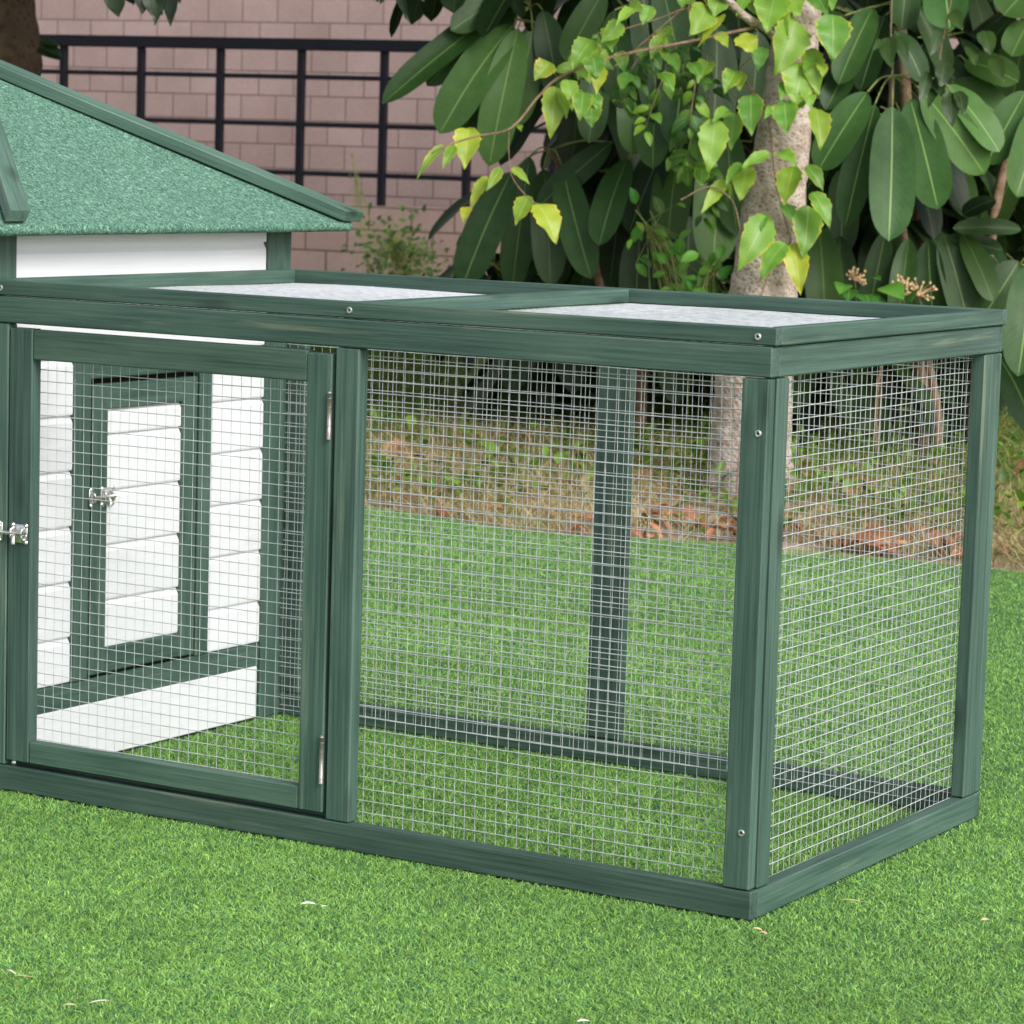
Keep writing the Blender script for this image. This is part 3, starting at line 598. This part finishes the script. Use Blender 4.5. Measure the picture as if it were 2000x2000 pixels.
# bits on the lawn
def bit(name, px, py, L, wd, ang, col, label, cat, bend=.05):
    g = ground_at(px, py, .010); g.z = .0068; mb = MB(); d = RGT*math.cos(ang)+Vector((FWD.x, FWD.y, 0)).normalized()*math.sin(ang); d.z = 0
    leaf(mb, g-d*L/2, g+d*L/2, wd, (0, 0, 1), prof_small, 6, .3, bend, tint=col); return tag(mb.build(name, M['plain'], None, True, loc=g), label, cat)
bit('petal', 603, 1760, .016, .008, .1, (.75, .72, .68), 'white petal on the grass in front of the middle of the base rail', 'petal')
bit('petal', 634, 1764, .007, .004, .4, (.7, .68, .62), 'tiny white scrap on the grass just right of the white petal', 'petal')
bit('straw', 196, 1950, .022, .0032, .5, (.72, .66, .50), 'pale straw stalk on the grass near the lower left corner', 'straw')
bit('straw', 137, 1956, .012, .003, .1, (.66, .58, .42), 'short straw stalk left of the pale stalk near the bottom', 'straw')
bit('straw', 22, 1892, .020, .0030, -.9, (.70, .62, .50), 'bent straw stalk on the grass at the left border', 'straw')
bit('straw', 45, 1901, .018, .0030, -.1, (.55, .40, .20), 'brown straw stalk beside the bent stalk at the left border', 'straw')
bit('straw', 1663, 1754, .026, .0032, -.35, (.62, .50, .26), 'yellow brown straw on the grass right of the coop corner', 'straw')
bit('leaf_scrap', 1479, 1809, .012, .006, -.6, (.70, .60, .25), 'yellow leaf scrap on the grass at the front corner of the coop', 'leaf scrap')
bit('leaf_scrap', 1491, 1816, .010, .006, -.8, (.70, .38, .22), 'orange leaf scrap on the grass at the front corner of the coop', 'leaf scrap')
bit('leaf_scrap', 1926, 1791, .010, .007, .3, (.78, .48, .34), 'pinkish leaf scrap on the grass at far right', 'leaf scrap')
bit('leaf_scrap', 1140, 1988, .012, .006, .2, (.75, .70, .62), 'pale leaf scrap on the grass at the bottom middle', 'leaf scrap')

# ------------------------------------------------------------------ trees
def curve(pts, n=8):
    """Catmull-Rom through points"""
    P_ = [Vector(p) for p in pts]; P_ = [P_[0]*2-P_[1]]+P_+[P_[-1]*2-P_[-2]]; out = []
    for i in range(1, len(P_)-2):
        for k_ in range(n):
            t = k_/n; a, b, c, d = P_[i-1:i+3]; out.append(.5*((2*b)+(c-a)*t+(2*a-5*b+4*c-d)*t*t+(3*b-a-3*c+d)*t**3))
    out.append(P_[-2]); return out
def trunkmesh(name, pts, rads, m, parent, loc, n=28, lump=.12, ls=9):
    c = curve(pts, 22); rr = np.interp(np.linspace(0, 1, len(c)), np.linspace(0, 1, len(rads)), rads); mb = MB(); vs, fs = [], []
    for i, p in enumerate(c):
        for k_ in range(n):
            a = 2*math.pi*k_/n; d = Vector((math.cos(a), math.sin(a), 0)); q = p+d*rr[i]; f = 1+lump*mnoise.noise(q*ls)+lump*.6*mnoise.noise(q*ls*3.1); vs.append(p+d*rr[i]*f)
    for i in range(len(c)-1):
        for k_ in range(n): k2 = (k_+1) % n; fs.append((i*n+k_, i*n+k2, (i+1)*n+k2, (i+1)*n+k_))
    mb.add(vs, fs); return mb.build(name, m, parent, True)
def wrel(o, root): o.location = -root.location; return o
# pale trunk with the climbing vine
TD = 6.35
tb = ground_at(1466, 1003); tb = CAMP+(tb-CAMP)*(TD/(tb-CAMP).dot(FWD)); tb.z = 0
pale = empty('pale_tree', tb); tag(pale, 'tree with pale lumpy bark trunk standing behind the run', 'tree')
tp = [at(1462, 1010, TD), at(1466, 880, TD), at(1472, 730, TD), at(1492, 560, TD), at(1512, 400, TD), at(1538, 200, TD), at(1556, 60, TD), at(1570, -120, TD+.05), at(1590, -400, TD+.1), at(1600, -900, TD+.1)]
pxr = lambda w: w/2/FPX*TD
trunkmesh('trunk', tp, [pxr(190), pxr(160), pxr(148), pxr(132), pxr(122), pxr(100), pxr(92), pxr(88), pxr(80), pxr(70)], M['bark'], pale, None, lump=.07, ls=26).location = -pale.location
mb = MB()
tube(mb, curve([at(1545, 120, TD-.05), at(1500, 60, TD-.1), at(1440, 20, TD-.15), at(1380, -60, TD-.2)]), .009, 7)
wrel(mb.build('branch', M['bark'], pale, True), pale)
random.seed(3); mb = MB()                       # high crown, unseen above the frame, enlarged to shade the foliage below
top = tp[-1]
for i in range(4600):
    c = top+Vector((random.gauss(0, 1.2), random.gauss(.6, 1.1), random.gauss(.9, .5)))
    if topix(c)[1] > -150: continue
    a = random.random()*6.28; L = random.uniform(.08, .14)
    leaf(mb, c, c+Vector((math.cos(a), math.sin(a), random.uniform(-.8, .1))).normalized()*L, L*.55, (random.uniform(-.4, .4), random.uniform(-.4, .4), 1), prof_ovate, 4)
wrel(mb.build('crown', M['smallv'], pale, True), pale)

# climbing vine with yellow-green leaves
vine = empty('climbing_vine', at(1452, 600, TD-.1)); tag(vine, 'yellow green leafed vine hanging on the pale trunk and arching to the left', 'vine')
mb = MB(); VD = TD-.13
def foot(p): return Vector((p.x, p.y, bank_z(p.x, p.y)-.02))
def bez(mbx, pp, d, r0, r1=None, n=8, rooted=False):
    pl_ = [at(x, y, d if not isinstance(d, (list, tuple)) else d[i]) for i, (x, y) in enumerate(pp)]
    if rooted: pl_ = [foot(pl_[0])]+pl_
    c = curve(pl_, n); r1 = r1 or r0
    tube(mbx, c, [r0+(r1-r0)*i/(len(c)-1) for i in range(len(c))], 6)
bez(mb, [(1490, 50), (1350, 80), (1193, 112), (1095, 150), (1052, 188), (998, 250), (932, 266), (872, 284), (842, 300)], [TD-.1, VD-.05, VD-.1, VD-.12, VD-.15, VD-.2, VD-.2, VD-.25, VD-.25], .0036, .0016)
bez(mb, [(1480, 5), (1350, 15), (1290, 35), (1215, 58)], VD, .0030, .0012)
bez(mb, [(1330, 20), (1260, 80), (1200, 130)], VD, .002, .0012)
bez(mb, [(994, 255), (994, 300), (1000, 345), (1030, 385), (1052, 400)], VD-.2, .0011)
bez(mb, [(1475, 105), (1445, 142), (1490, 200), (1505, 260), (1512, 330), (1525, 400), (1545, 470)], TD-.085, .0022, .0013)
bez(mb, [(1450, 145), (1470, 180), (1490, 205)], TD-.09, .0022)
bez(mb, [(1440, 940), (1452, 800), (1470, 650), (1500, 540), (1545, 470)], [TD-.17, TD-.14, TD-.12, TD-.10, TD-.085], .0024, .0014, rooted=True)
bez(mb, [(1330, 390), (1385, 365), (1430, 392), (1446, 450)], TD-.12, .0020, .0014)
wrel(mb.build('stem', M['twig'], vine, True), vine)
A = lambda z: (1300+z[0]*.3623, z[1]*.3623); Bq = lambda z: (650+z[0]*.3623, z[1]*.3623)
VL = []   # base, tip, width px, yellow
for b_, t_, w_, y_ in [((600, -60), (540, 180), 175, 0), ((800, -60), (875, 85), 110, 0), ((700, 110), (590, 410), 185, 0), ((900, 80), (900, 335), 165, 0), ((780, 260), (825, 525), 105, 0), ((740, 340), (690, 580), 180, 0), ((460, 510), (462, 735), 120, 0), ((640, 545), (655, 725), 125, 0), ((810, 585), (835, 812), 115, .3), ((270, 640), (230, 935), 135, 0), ((370, 605), (350, 815), 95, 0), ((340, 590), (250, 660), 65, 0), ((690, 895), (640, 1110), 125, .45), ((600, 825), (710, 900), 90, 0), ((440, 895), (400, 1090), 110, .1), ((320, 970), (188, 1155), 65, .2), ((410, 880), (320, 1000), 60, 0), ((760, 895), (850, 1035), 80, .2), ((790, 1035), (885, 1235), 95, .1), ((560, 825), (400, 910), 65, 0), ((545, 1165), (385, 1465), 150, 0), ((770, 1110), (740, 1395), 140, .1), ((645, 1310), (508, 1520), 110, 0), ((690, 1310), (728, 1595), 115, .9), ((400, 190), (490, 300), 110, .55), ((220, 40), (130, 195), 140, .1), ((320, 75), (175, 255), 45, .9), ((285, -20), (255, 95), 110, .1), ((120, -50), (85, 45), 110, 0), ((640, 1100), (680, 1200), 80, -.3), ((200, 900), (190, 1005), 75, 0), ((440, -30), (380, 90), 60, 0), ((680, -40), (720, 100), 100, 0), ((860, -60), (900, 60), 90, 0)]:
    VL.append((A(b_), A(t_), w_*.3623, y_, TD-.14))
for b_, t_, w_, y_ in [((730, 690), (708, 915), 130, .75), ((600, 778), (452, 968), 45, .4), ((655, 785), (590, 912), 55, .3), ((1170, 335), (1085, 435), 100, .7), ((1195, 465), (1172, 755), 115, .35), ((1350, 495), (1330, 655), 95, .1), ((1400, 215), (1285, 380), 115, .1), ((1500, 140), (1505, 285), 95, 0), ((1555, 125), (1440, 235), 90, 0), ((1400, 300), (1425, 425), 105, 0), ((1445, 360), (1420, 510), 75, .5), ((1260, 430), (1290, 570), 90, 0), ((1705, 30), (1668, 135), 80, 0), ((1620, 45), (1525, 140), 60, 0), ((965, 905), (1062, 995), 48, .2), ((905, 905), (825, 1035), 50, .5), ((830, 950), (738, 1130), 62, .5), ((728, 1115), (702, 1205), 52, .9), ((1055, 1055), (985, 1215), 90, .45), ((1105, 1098), (1205, 1318), 135, .55), ((985, 675), (1015, 712), 40, .3), ((1220, 480), (1260, 640), 70, .1), ((1600, 20), (1680, 60), 60, 0)]:
    VL.append((Bq(b_), Bq(t_), w_*.3623, y_, TD-.3))
random.seed(91)
for _ in range(34):                       # loose fill of leaves over the upper trunk and along the arching stem
    if random.random() < .5: x, y = random.uniform(1400, 1610), random.uniform(-60, 230); x += (y-150)*-.08
    elif random.random() < .85: x = random.uniform(1100, 1440); y = 150-(x-1100)*.28+random.uniform(-60, 70)
    else: x, y = random.uniform(1370, 1560), random.uniform(330, 520)
    a = random.uniform(-.7, .7); L = random.uniform(24, 52); VL.append(((x, y), (x+L*math.sin(a), y+L*math.cos(a)), L*random.uniform(.5, .72), random.choice((0, 0, 0, 0, -.2, .3)), TD-random.uniform(.09, .2)))
mb = MB(); random.seed(12)
for b_, t_, w_, y_, d_ in VL:
    dd = d_+random.uniform(-.04, .04); b3 = at(*b_, dd+.015); t3 = at(*t_, dd-random.uniform(.0, .03)); wd_ = w_/FPX*dd*1.22
    tt = (1+max(0, y_)*1.0, 1+max(0, y_)*.20, 1-.2*max(0, y_)); 
    if y_ < 0: tt = (.5, .65, .8)
    tt = tuple(v*(.82+.3*((dd*971) % 1)) for v in tt)
    leaf(mb, b3, t3, wd_, -FWD+Vector((random.uniform(-.3, .3), random.uniform(-.2, .2), random.uniform(.25, .8))), prof_vine, 16, random.uniform(.12, .38), random.uniform(.02, .12), (.055), tint=tt, twist=random.uniform(-.25, .25))
wrel(mb.build('foliage', M['vine'], vine, True), vine)
# smaller mid-green creeper in front of the umbrella leaves
crp = empty('small_leafed_creeper', at(1280, 180, TD-.1)); tag(crp, 'mid green creeper with many small leaves beside the pale trunk', 'vine')
mb = MB(); m2 = MB(); random.seed(31)
for sx, sy, ex, ey_ in ((1300, 60, 1215, 170), (1320, 80, 1260, 250), (1345, 90, 1320, 300), (1330, 110, 1360, 240), (1360, 150, 1350, 330), (1250, 100, 1215, 200), (1380, 100, 1375, 330), (1390, 230, 1340, 340), (1140, 90, 1110, 150), (1170, 60, 1160, 120), (1400, 330, 1370, 420)):
    dd = TD-.05+random.uniform(-.1, .12); c = curve([at(sx, sy, dd), at((sx+ex)/2+random.uniform(-15, 15), (sy+ey_)/2, dd), at(ex, ey_, dd)], 8); tube(m2, c, .0012, 5)
    for p in c:
        for j in range(1):
            L = random.uniform(.022, .05); dr = (RGT*random.uniform(-1, 1)+Vector((0, 0, random.uniform(-1.4, .1)))+FWD*random.uniform(-.5, .4)).normalized(); q = p+dr*.008
            k_ = random.random(); leaf(mb, q, q+dr*L, L*random.uniform(.5, .75), -FWD+Vector((random.uniform(-.5, .5), 0, random.uniform(.1, 1))), prof_ovate, 6, .25, .1, .04, tint=(1.9, 1.6, 1) if k_ > .7 else (1.2, 1.2, 1) if k_ > .3 else (.8, .9, .9))
wrel(mb.build('foliage', M['smallv'], crp, True), crp); wrel(m2.build('stem', M['twig'], crp, True), crp)
def sprig(name, pp, d, label, n=26, L0=.03, col=(1.3, 1.5, 1.2), seed=0, spread=.03, mt='smallv'):
    random.seed(seed); base = at(*pp[0], d); base.z = 0 if base.z < .3 else base.z; root = empty(name, at(*pp[0], d)); tag(root, label, 'plant'); mb = MB(); m2 = MB()
    for s in range(3):
        pl_ = [at(x+random.uniform(-6, 6)*i, y, d) for i, (x, y) in enumerate(pp)]; c = curve(pl_, 7); tube(m2, curve([foot(pl_[0])]+pl_, 7), .0014, 5)
        for j in range(n//3):
            p = c[int(len(c)*random.uniform(.25, 1))-1]+Vector((random.gauss(0, spread), random.gauss(0, spread), random.gauss(0, spread*.7))); L = L0*random.uniform(.6, 1.3); a = random.random()*6.28
            dr = (RGT*math.cos(a)+UPV*math.sin(a)*.7+FWD*random.uniform(-.4, .4)).normalized(); tube(m2, [c[-3], p], .0007, 4); leaf(mb, p, p+dr*L, L*.62, -FWD*.8+Vector((random.uniform(-.4, .4), 0, .7)), prof_small, 6, .2, .08, .02, tint=tuple(v*random.uniform(.8, 1.25) for v in col))
    wrel(mb.build('leaves', M[mt], root, True), root); wrel(m2.build('stem', M['stalk'], root, True), root); return root
sprig('weed_plant', [(1345, 700), (1325, 600), (1300, 500), (1255, 410)], TD+.15, 'bright green leggy weed rising left of the pale trunk', 48, .034, (1.7, 1.9, 1.5), 4, .030)
sprig('weed_plant', [(1400, 700), (1395, 620), (1385, 560), (1380, 520)], TD+.05, 'small bright green weed against the left side of the pale trunk above the lid', 36, .035, (1.1, 1.5, 1.1), 5, .028)
sprig('wall_weed', [(830, 640), (800, 560), (790, 500), (770, 460)], 12.2, 'bushy green weed at the foot of the low block wall', 330, .030, (.62, .62, .45), 6, .085)
sprig('wall_weed', [(720, 640), (725, 560), (712, 440), (700, 300)], 12.4, 'thin tall weed leaning on the low block wall right of the roof end', 22, .03, (.7, .6, .4), 7, .05)
sprig('wall_weed', [(700, 640), (690, 570), (690, 530)], 12.2, 'small low weed peeping above the lid in front of the block wall', 50, .026, (.6, .62, .5), 8, .035)
sprig('wall_weed', [(870, 640), (872, 570), (868, 540)], 12.2, 'low green weed at the block wall just left of the big umbrella leaves', 90, .028, (.6, .62, .5), 9, .05)
# seed-head plant right of the trunk
sh = empty('seed_head_plant', at(1720, 700, 6.6)); tag(sh, 'low plant with tan dried flower heads above the lid right of the trunk', 'plant'); random.seed(9)
mb = MB(); m2 = MB()
for cx_, cy_, r_ in ((1670, 540, 20), (1795, 570, 30), (1760, 555, 18)):
    m2 = MB(); bez(m2, [(1720, 720), (cx_+10, 640), (cx_, cy_+10)], 6.6, .002, .0013, rooted=True); wrel(m2.build('stem', M['twig'], sh, True), sh)
    mb = MB()
    for j in range(26):
        a = random.uniform(-.4, 3.5); p0 = at(cx_, cy_+8, 6.6); p1 = at(cx_+r_*math.cos(a)*random.uniform(.5, 1.2), cy_+8-r_*math.sin(a)*random.uniform(.5, 1.4), 6.6+random.uniform(-.03, .03)); tube(mb, [p0, p0.lerp(p1, .5)+Vector((0, 0, .004)), p1], .0013, 4, tint=(.55, .36, .20)); tube(mb, [p1, p1+Vector((0, 0, .005))], [.003, .002], 5, tint=(.60, .42, .24))
    wrel(mb.build('flower_head', M['plain'], sh, True), sh)
mb = MB()
for b_, t_, w_ in (((1725, 560), (1765, 585), 42), ((1660, 565), (1655, 590), 30), ((1690, 575), (1700, 600), 40), ((1700, 545), (1720, 548), 20), ((1780, 590), (1800, 560), 22), ((1650, 555), (1640, 575), 30), ((1740, 600), (1700, 590), 30)):
    leaf(mb, at(*b_, 6.58), at(*t_, 6.52), w_/FPX*6.6*1.3, -FWD+Vector((0, 0, 1)), prof_ovate, 8, .2, .08, tint=(1.2, 1.5, 1.5))
wrel(mb.build('leaves', M['smallv'], sh, True), sh)

dcr = empty('dark_creeper', at(1770, 0, 6.3)); tag(dcr, 'thin dark creeper with small dark leaves hanging over the big umbrella leaves', 'vine'); random.seed(14); mb = MB(); m2 = MB()
bez(m2, [(1745, -60), (1742, 0), (1740, 60), (1742, 90)], 6.3, .0016); bez(m2, [(1870, -60), (1850, 40), (1835, 130), (1862, 190), (1870, 215)], 6.3, .0016)
for b_, t_, w_ in (((1735, 72), (1740, 132), 34), ((1752, 70), (1772, 118), 24), ((1722, 78), (1703, 100), 14), ((1812, 140), (1796, 200), 24), ((1832, 168), (1812, 212), 18), ((1855, 180), (1860, 248), 34), ((1872, 178), (1882, 225), 26), ((1845, 120), (1836, 170), 36), ((1830, 150), (1840, 190), 24), ((1860, 20), (1880, 60), 26), ((1835, 60), (1815, 110), 24), ((1890, 90), (1905, 130), 24), ((1920, 60), (1935, 110), 34), ((1940, 110), (1960, 160), 30)):
    leaf(mb, at(*b_, 6.3), at(*t_, 6.26), w_/FPX*6.3*1.2, -FWD+Vector((random.uniform(-.5, .5), 0, .2)), prof_ovate, 8, .25, .05, .06, tint=(1.3, 1.2, .8))
wrel(mb.build('foliage', M['darkleaf'], dcr, True), dcr); wrel(m2.build('stem', M['twig'], dcr, True), dcr)

# umbrella trees with long hanging leaflets
def umbrella(label, clusters, whorls, stems, seed, rootpx, d0):
    random.seed(seed); rb = ground_at(rootpx, 700); rb = CAMP+(at(rootpx, 700, d0)-CAMP); rb.z = 0
    root = empty('umbrella_tree', rb); tag(root, label, 'tree')
    m2 = MB()
    for pp, dd, r0, r1 in stems: bez(m2, pp, dd, r0, r1, rooted=True)
    wrel(m2.build('trunk', M['twig'], root, True), root)
    for d, centre, lvs in clusters:
        mb = MB(); c3 = at(*centre, d+.06) if centre else None
        for it in lvs:
            b_, t_, w_ = it[:3]; tn = it[3] if len(it) > 3 else 1.0; dz = it[4] if len(it) > 4 else 0
            b3 = at(*b_, d+dz); t3 = at(*t_, d+dz-random.uniform(-.02, .08)); wd_ = w_/FPX*d*1.08; side = RGT*random.uniform(-.35, .35)
            leaf(mb, b3, t3, wd_, -FWD+side+Vector((0, 0, random.uniform(.2, .75))), prof_oblong, 16, random.uniform(.10, .32), random.uniform(.02, .09), .012, tint=(tn, tn, tn*random.uniform(.9, 1.1)), twist=random.uniform(-.15, .15))
            if c3 is not None:
                mid = c3.lerp(b3, .5)+Vector((0, 0, .012)); tube(mb, curve([c3, mid, b3], 4), .0021, 6, mi=1)
        wrel(mb.build('leaf_cluster', [M['umb'], M['stalk']], root, True), root)
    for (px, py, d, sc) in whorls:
        mb = MB(); c3 = at(px, py, d); nlf = random.randint(7, 10); tilt = Vector((random.uniform(-.35, .35), random.uniform(-.5, .1), 1)).normalized(); a0 = random.random()*6.28; tn = random.uniform(.22, .60)  # low whorl tint paints the deep shade between leaves into their colour
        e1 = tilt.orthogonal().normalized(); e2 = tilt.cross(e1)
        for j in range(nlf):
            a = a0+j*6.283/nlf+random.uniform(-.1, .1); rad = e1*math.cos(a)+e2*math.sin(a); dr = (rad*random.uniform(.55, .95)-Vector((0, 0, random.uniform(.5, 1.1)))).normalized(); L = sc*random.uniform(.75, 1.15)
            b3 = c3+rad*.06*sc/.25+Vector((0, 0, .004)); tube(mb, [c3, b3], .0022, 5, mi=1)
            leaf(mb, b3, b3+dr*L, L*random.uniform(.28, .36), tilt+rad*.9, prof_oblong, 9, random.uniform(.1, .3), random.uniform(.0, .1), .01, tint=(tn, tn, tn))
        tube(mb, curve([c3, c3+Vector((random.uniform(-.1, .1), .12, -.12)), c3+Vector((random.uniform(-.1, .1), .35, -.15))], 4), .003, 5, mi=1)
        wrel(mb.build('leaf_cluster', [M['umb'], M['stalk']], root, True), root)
    return root
CLR = [(6.55, (1742, 148), [((1694, 180), (1598, 332), 72, 1.5), ((1709, 203), (1651, 442), 62, 1.35), ((1743, 208), (1736, 471), 88, 1.65, -.03), ((1778, 194), (1832, 409), 80, 1.5, -.02), ((1803, 180), (1923, 340), 76, 1.4, -.03), ((1850, 165), (1952, 297), 66, 1.45), ((1749, 62), (1803, 162), 48, 1.1)]),
       (6.70, (1790, 10), [((1705, 15), (1637, 165), 60, 1.1), ((1728, 30), (1680, 178), 55, 1.0), ((1660, 130), (1612, 215), 50, .9), ((1650, 30), (1560, 60), 55, .8), ((1770, -60), (1760, 60), 60, .9), ((1790, 10), (1850, 150), 50, .6), ((1845, -40), (1856, 58), 84, 1.7, -.1)]),
       (6.75, (1860, 120), [((1885, 118), (1990, 160), 60, .9), ((1860, 160), (1960, 232), 75, .9), ((1800, 90), (1900, 190), 60, .6)]),
       (6.6, (2060, 130), [((2004, 178), (1925, 322), 70, 1.3), ((2040, 200), (1985, 385), 85, 1.2), ((2010, 40), (1975, 110), 60, .9), ((2010, -20), (1960, 30), 80, 1.0), ((2060, 240), (2040, 480), 85, 1.2)]),
       (6.75, None, [((1813, 468), (1826, 650), 62, 1.05), ((1843, 455), (1893, 640), 66, 1.05), ((1880, 455), (1940, 590), 50, .8), ((1775, 465), (1752, 640), 50, .8), ((1600, 440), (1612, 640), 74, .8), ((1730, 450), (1690, 640), 52, .7), ((1995, 448), (1860, 446), 34, .7), ((1990, 510), (1905, 640), 78, 1.0), ((1640, 460), (1640, 680), 66, .6), ((1945, 390), (1880, 420), 40, .6), ((1850, 465), (1960, 490), 44, .7)]),
       (6.5, None, [((2012, 520), (1988, 735), 84, 1.25)])]
CLL = [(6.9, (1035, 15), [((1012, -6), (746, 203), 60, .75), ((1012, 12), (833, 168), 62, .7), ((1003, 48), (858, 262), 82, 1.0, -.02), ((1012, 55), (955, 325), 72, 1.0, -.04), ((1040, 60), (1000, 250), 66, .95, -.02), ((990, 40), (905, 262), 70, .95), ((1060, 20), (1095, 200), 62, .6), ((1030, -40), (880, 60), 60, .8)]),
       (7.0, (1075, 292), [((1000, 335), (903, 560), 74, .9), ((1035, 305), (1000, 570), 62, .7), ((1062, 330), (1075, 560), 66, .5), ((1097, 322), (1155, 545), 66, .95, -.06), ((1195, 278), (1050, 405), 52, .85, -.08), ((1060, 400), (1090, 560), 70, .45, .05)]),
       (6.9, (1290, 240), [((1225, 310), (1170, 480), 66, .95), ((1300, 275), (1228, 455), 66, .65), ((1330, 288), (1305, 472), 78, .9), ((1290, 290), (1270, 470), 60, .55, .05), ((1215, 330), (1190, 560), 60, .45, .1), ((1345, 420), (1330, 600), 70, .6), ((1250, 450), (1240, 620), 66, .5)]),
       (6.75, (1350, -20), [((1352, 50), (1318, 290), 74, 1.05), ((1402, 268), (1393, 520), 88, 1.0), ((1232, 165), (1240, 302), 62, .9), ((1335, 110), (1322, 290), 70, .85), ((1180, -20), (1105, 120), 60, .55), ((1250, -40), (1290, 250), 80, .7), ((1290, -40), (1340, 200), 74, .8), ((1200, 20), (1215, 210), 66, .5), ((1400, 40), (1390, 280), 80, .8), ((1420, 240), (1440, 460), 66, .6), ((1480, 60), (1465, 240), 66, .7), ((1160, 120), (1150, 280), 60, .5), ((1290, 130), (1275, 330), 70, .85)])]
def wh(n, x0, x1, y0, y1, seed, d0=7.2, d1=8.6):
    random.seed(seed); return [(random.uniform(x0, x1), random.uniform(y0, y1), random.uniform(d0, d1), random.uniform(.2, .3)) for _ in range(n)]
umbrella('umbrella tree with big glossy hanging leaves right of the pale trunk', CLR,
         wh(30, 1590, 2080, -80, 560, 21)+wh(10, 1600, 1850, 160, 520, 23, 6.9, 7.3)+wh(14, 1500, 2080, 480, 720, 24, 7.0, 8.2)+wh(44, 1450, 2300, -1100, -80, 25, 6.6, 9.0),  # last group: unseen whorls overhead, added to shade the leaves below
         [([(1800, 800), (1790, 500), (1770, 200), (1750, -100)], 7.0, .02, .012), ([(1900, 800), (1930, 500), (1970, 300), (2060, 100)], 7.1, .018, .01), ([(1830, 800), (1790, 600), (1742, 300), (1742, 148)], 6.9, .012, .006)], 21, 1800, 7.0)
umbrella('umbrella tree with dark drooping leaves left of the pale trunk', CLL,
         wh(22, 1120, 1440, -60, 300, 22)+wh(20, 960, 1440, 330, 640, 26, 7.3, 8.4)+wh(12, 1000, 1400, 560, 720, 27, 7.0, 8.4)+wh(40, 880, 1600, -1100, -90, 28, 6.7, 8.8),  # last group of whorls is out of view, extended upward for its shade
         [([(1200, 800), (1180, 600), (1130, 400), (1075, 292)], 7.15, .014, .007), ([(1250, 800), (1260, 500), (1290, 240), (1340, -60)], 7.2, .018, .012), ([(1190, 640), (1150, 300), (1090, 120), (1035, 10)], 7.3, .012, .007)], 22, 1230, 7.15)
# dark tree at the left, with a low crown hanging into the picture
dt = at(-60, 500, 8.6); dt.z = 0; dark = empty('dark_tree', dt); tag(dark, 'dark brown tree trunk at the upper left corner with a shaded crown', 'tree')
td_ = 8.6; rr_ = lambda w: w/2/FPX*td_
trunkmesh('trunk', [at(-60, 800, td_), at(-58, 400, td_), at(-62, 150, td_), at(-70, 60, td_), at(-80, -40, td_), at(-90, -400, td_), at(-60, -900, td_), at(40, -1500, td_)], [rr_(300), rr_(284), rr_(284), rr_(292), rr_(292), rr_(280), rr_(250), rr_(200)], M['barkdark'], dark, None, lump=.05, ls=7).location = -dark.location
mb = MB(); random.seed(8)
for b_, t_, w_ in (((225, -30), (232, 34), 46), ((205, -20), (212, 8), 26), ((275, -40), (278, 28), 40), ((300, -30), (306, 42), 44), ((285, -20), (318, 30), 40), ((340, -40), (333, 52), 34), ((318, -30), (302, 50), 26), ((250, -40), (262, 10), 40), ((770, -50), (800, 42), 22), ((760, -30), (742, 8), 18), ((810, -30), (830, 6), 14), ((330, -60), (352, 8), 30)):
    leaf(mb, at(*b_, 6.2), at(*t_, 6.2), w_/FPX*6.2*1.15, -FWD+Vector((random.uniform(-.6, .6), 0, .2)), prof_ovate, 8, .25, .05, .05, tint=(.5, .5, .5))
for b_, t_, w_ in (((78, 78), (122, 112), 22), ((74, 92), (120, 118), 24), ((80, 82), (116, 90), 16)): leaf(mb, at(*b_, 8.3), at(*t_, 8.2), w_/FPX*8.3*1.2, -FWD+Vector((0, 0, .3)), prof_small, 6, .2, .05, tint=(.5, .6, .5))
tc_ = at(300, -750, 7.6)
for i in range(3600):
    c = tc_+Vector((random.gauss(0, 1.15), random.gauss(.2, 1.2), abs(random.gauss(0, .6))-.05)); px, py = topix(c)
    if py > -70: continue
    a = random.random()*6.28; L = random.uniform(.10, .17); leaf(mb, c, c+Vector((math.cos(a), math.sin(a), random.uniform(-.9, .1))).normalized()*L, L*.5, (random.uniform(-.5, .5), random.uniform(-.5, .5), 1), prof_ovate, 4)
m2 = MB()
for tx, ty, dd in ((280, -60, 6.2), (790, -60, 6.2), (600, -600, 7.2), (-300, -700, 7.0)): tube(m2, curve([at(-70, -700, 8.5), at((tx-70)/2, -900, (8.5+dd)/2), at(tx, ty-160, dd), at(tx, ty, dd)], 6), [.05]*6+[.03]*6+[.01]*7, 7)
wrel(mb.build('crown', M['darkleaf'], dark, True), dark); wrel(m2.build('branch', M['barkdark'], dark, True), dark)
print('objects', len(bpy.data.objects))
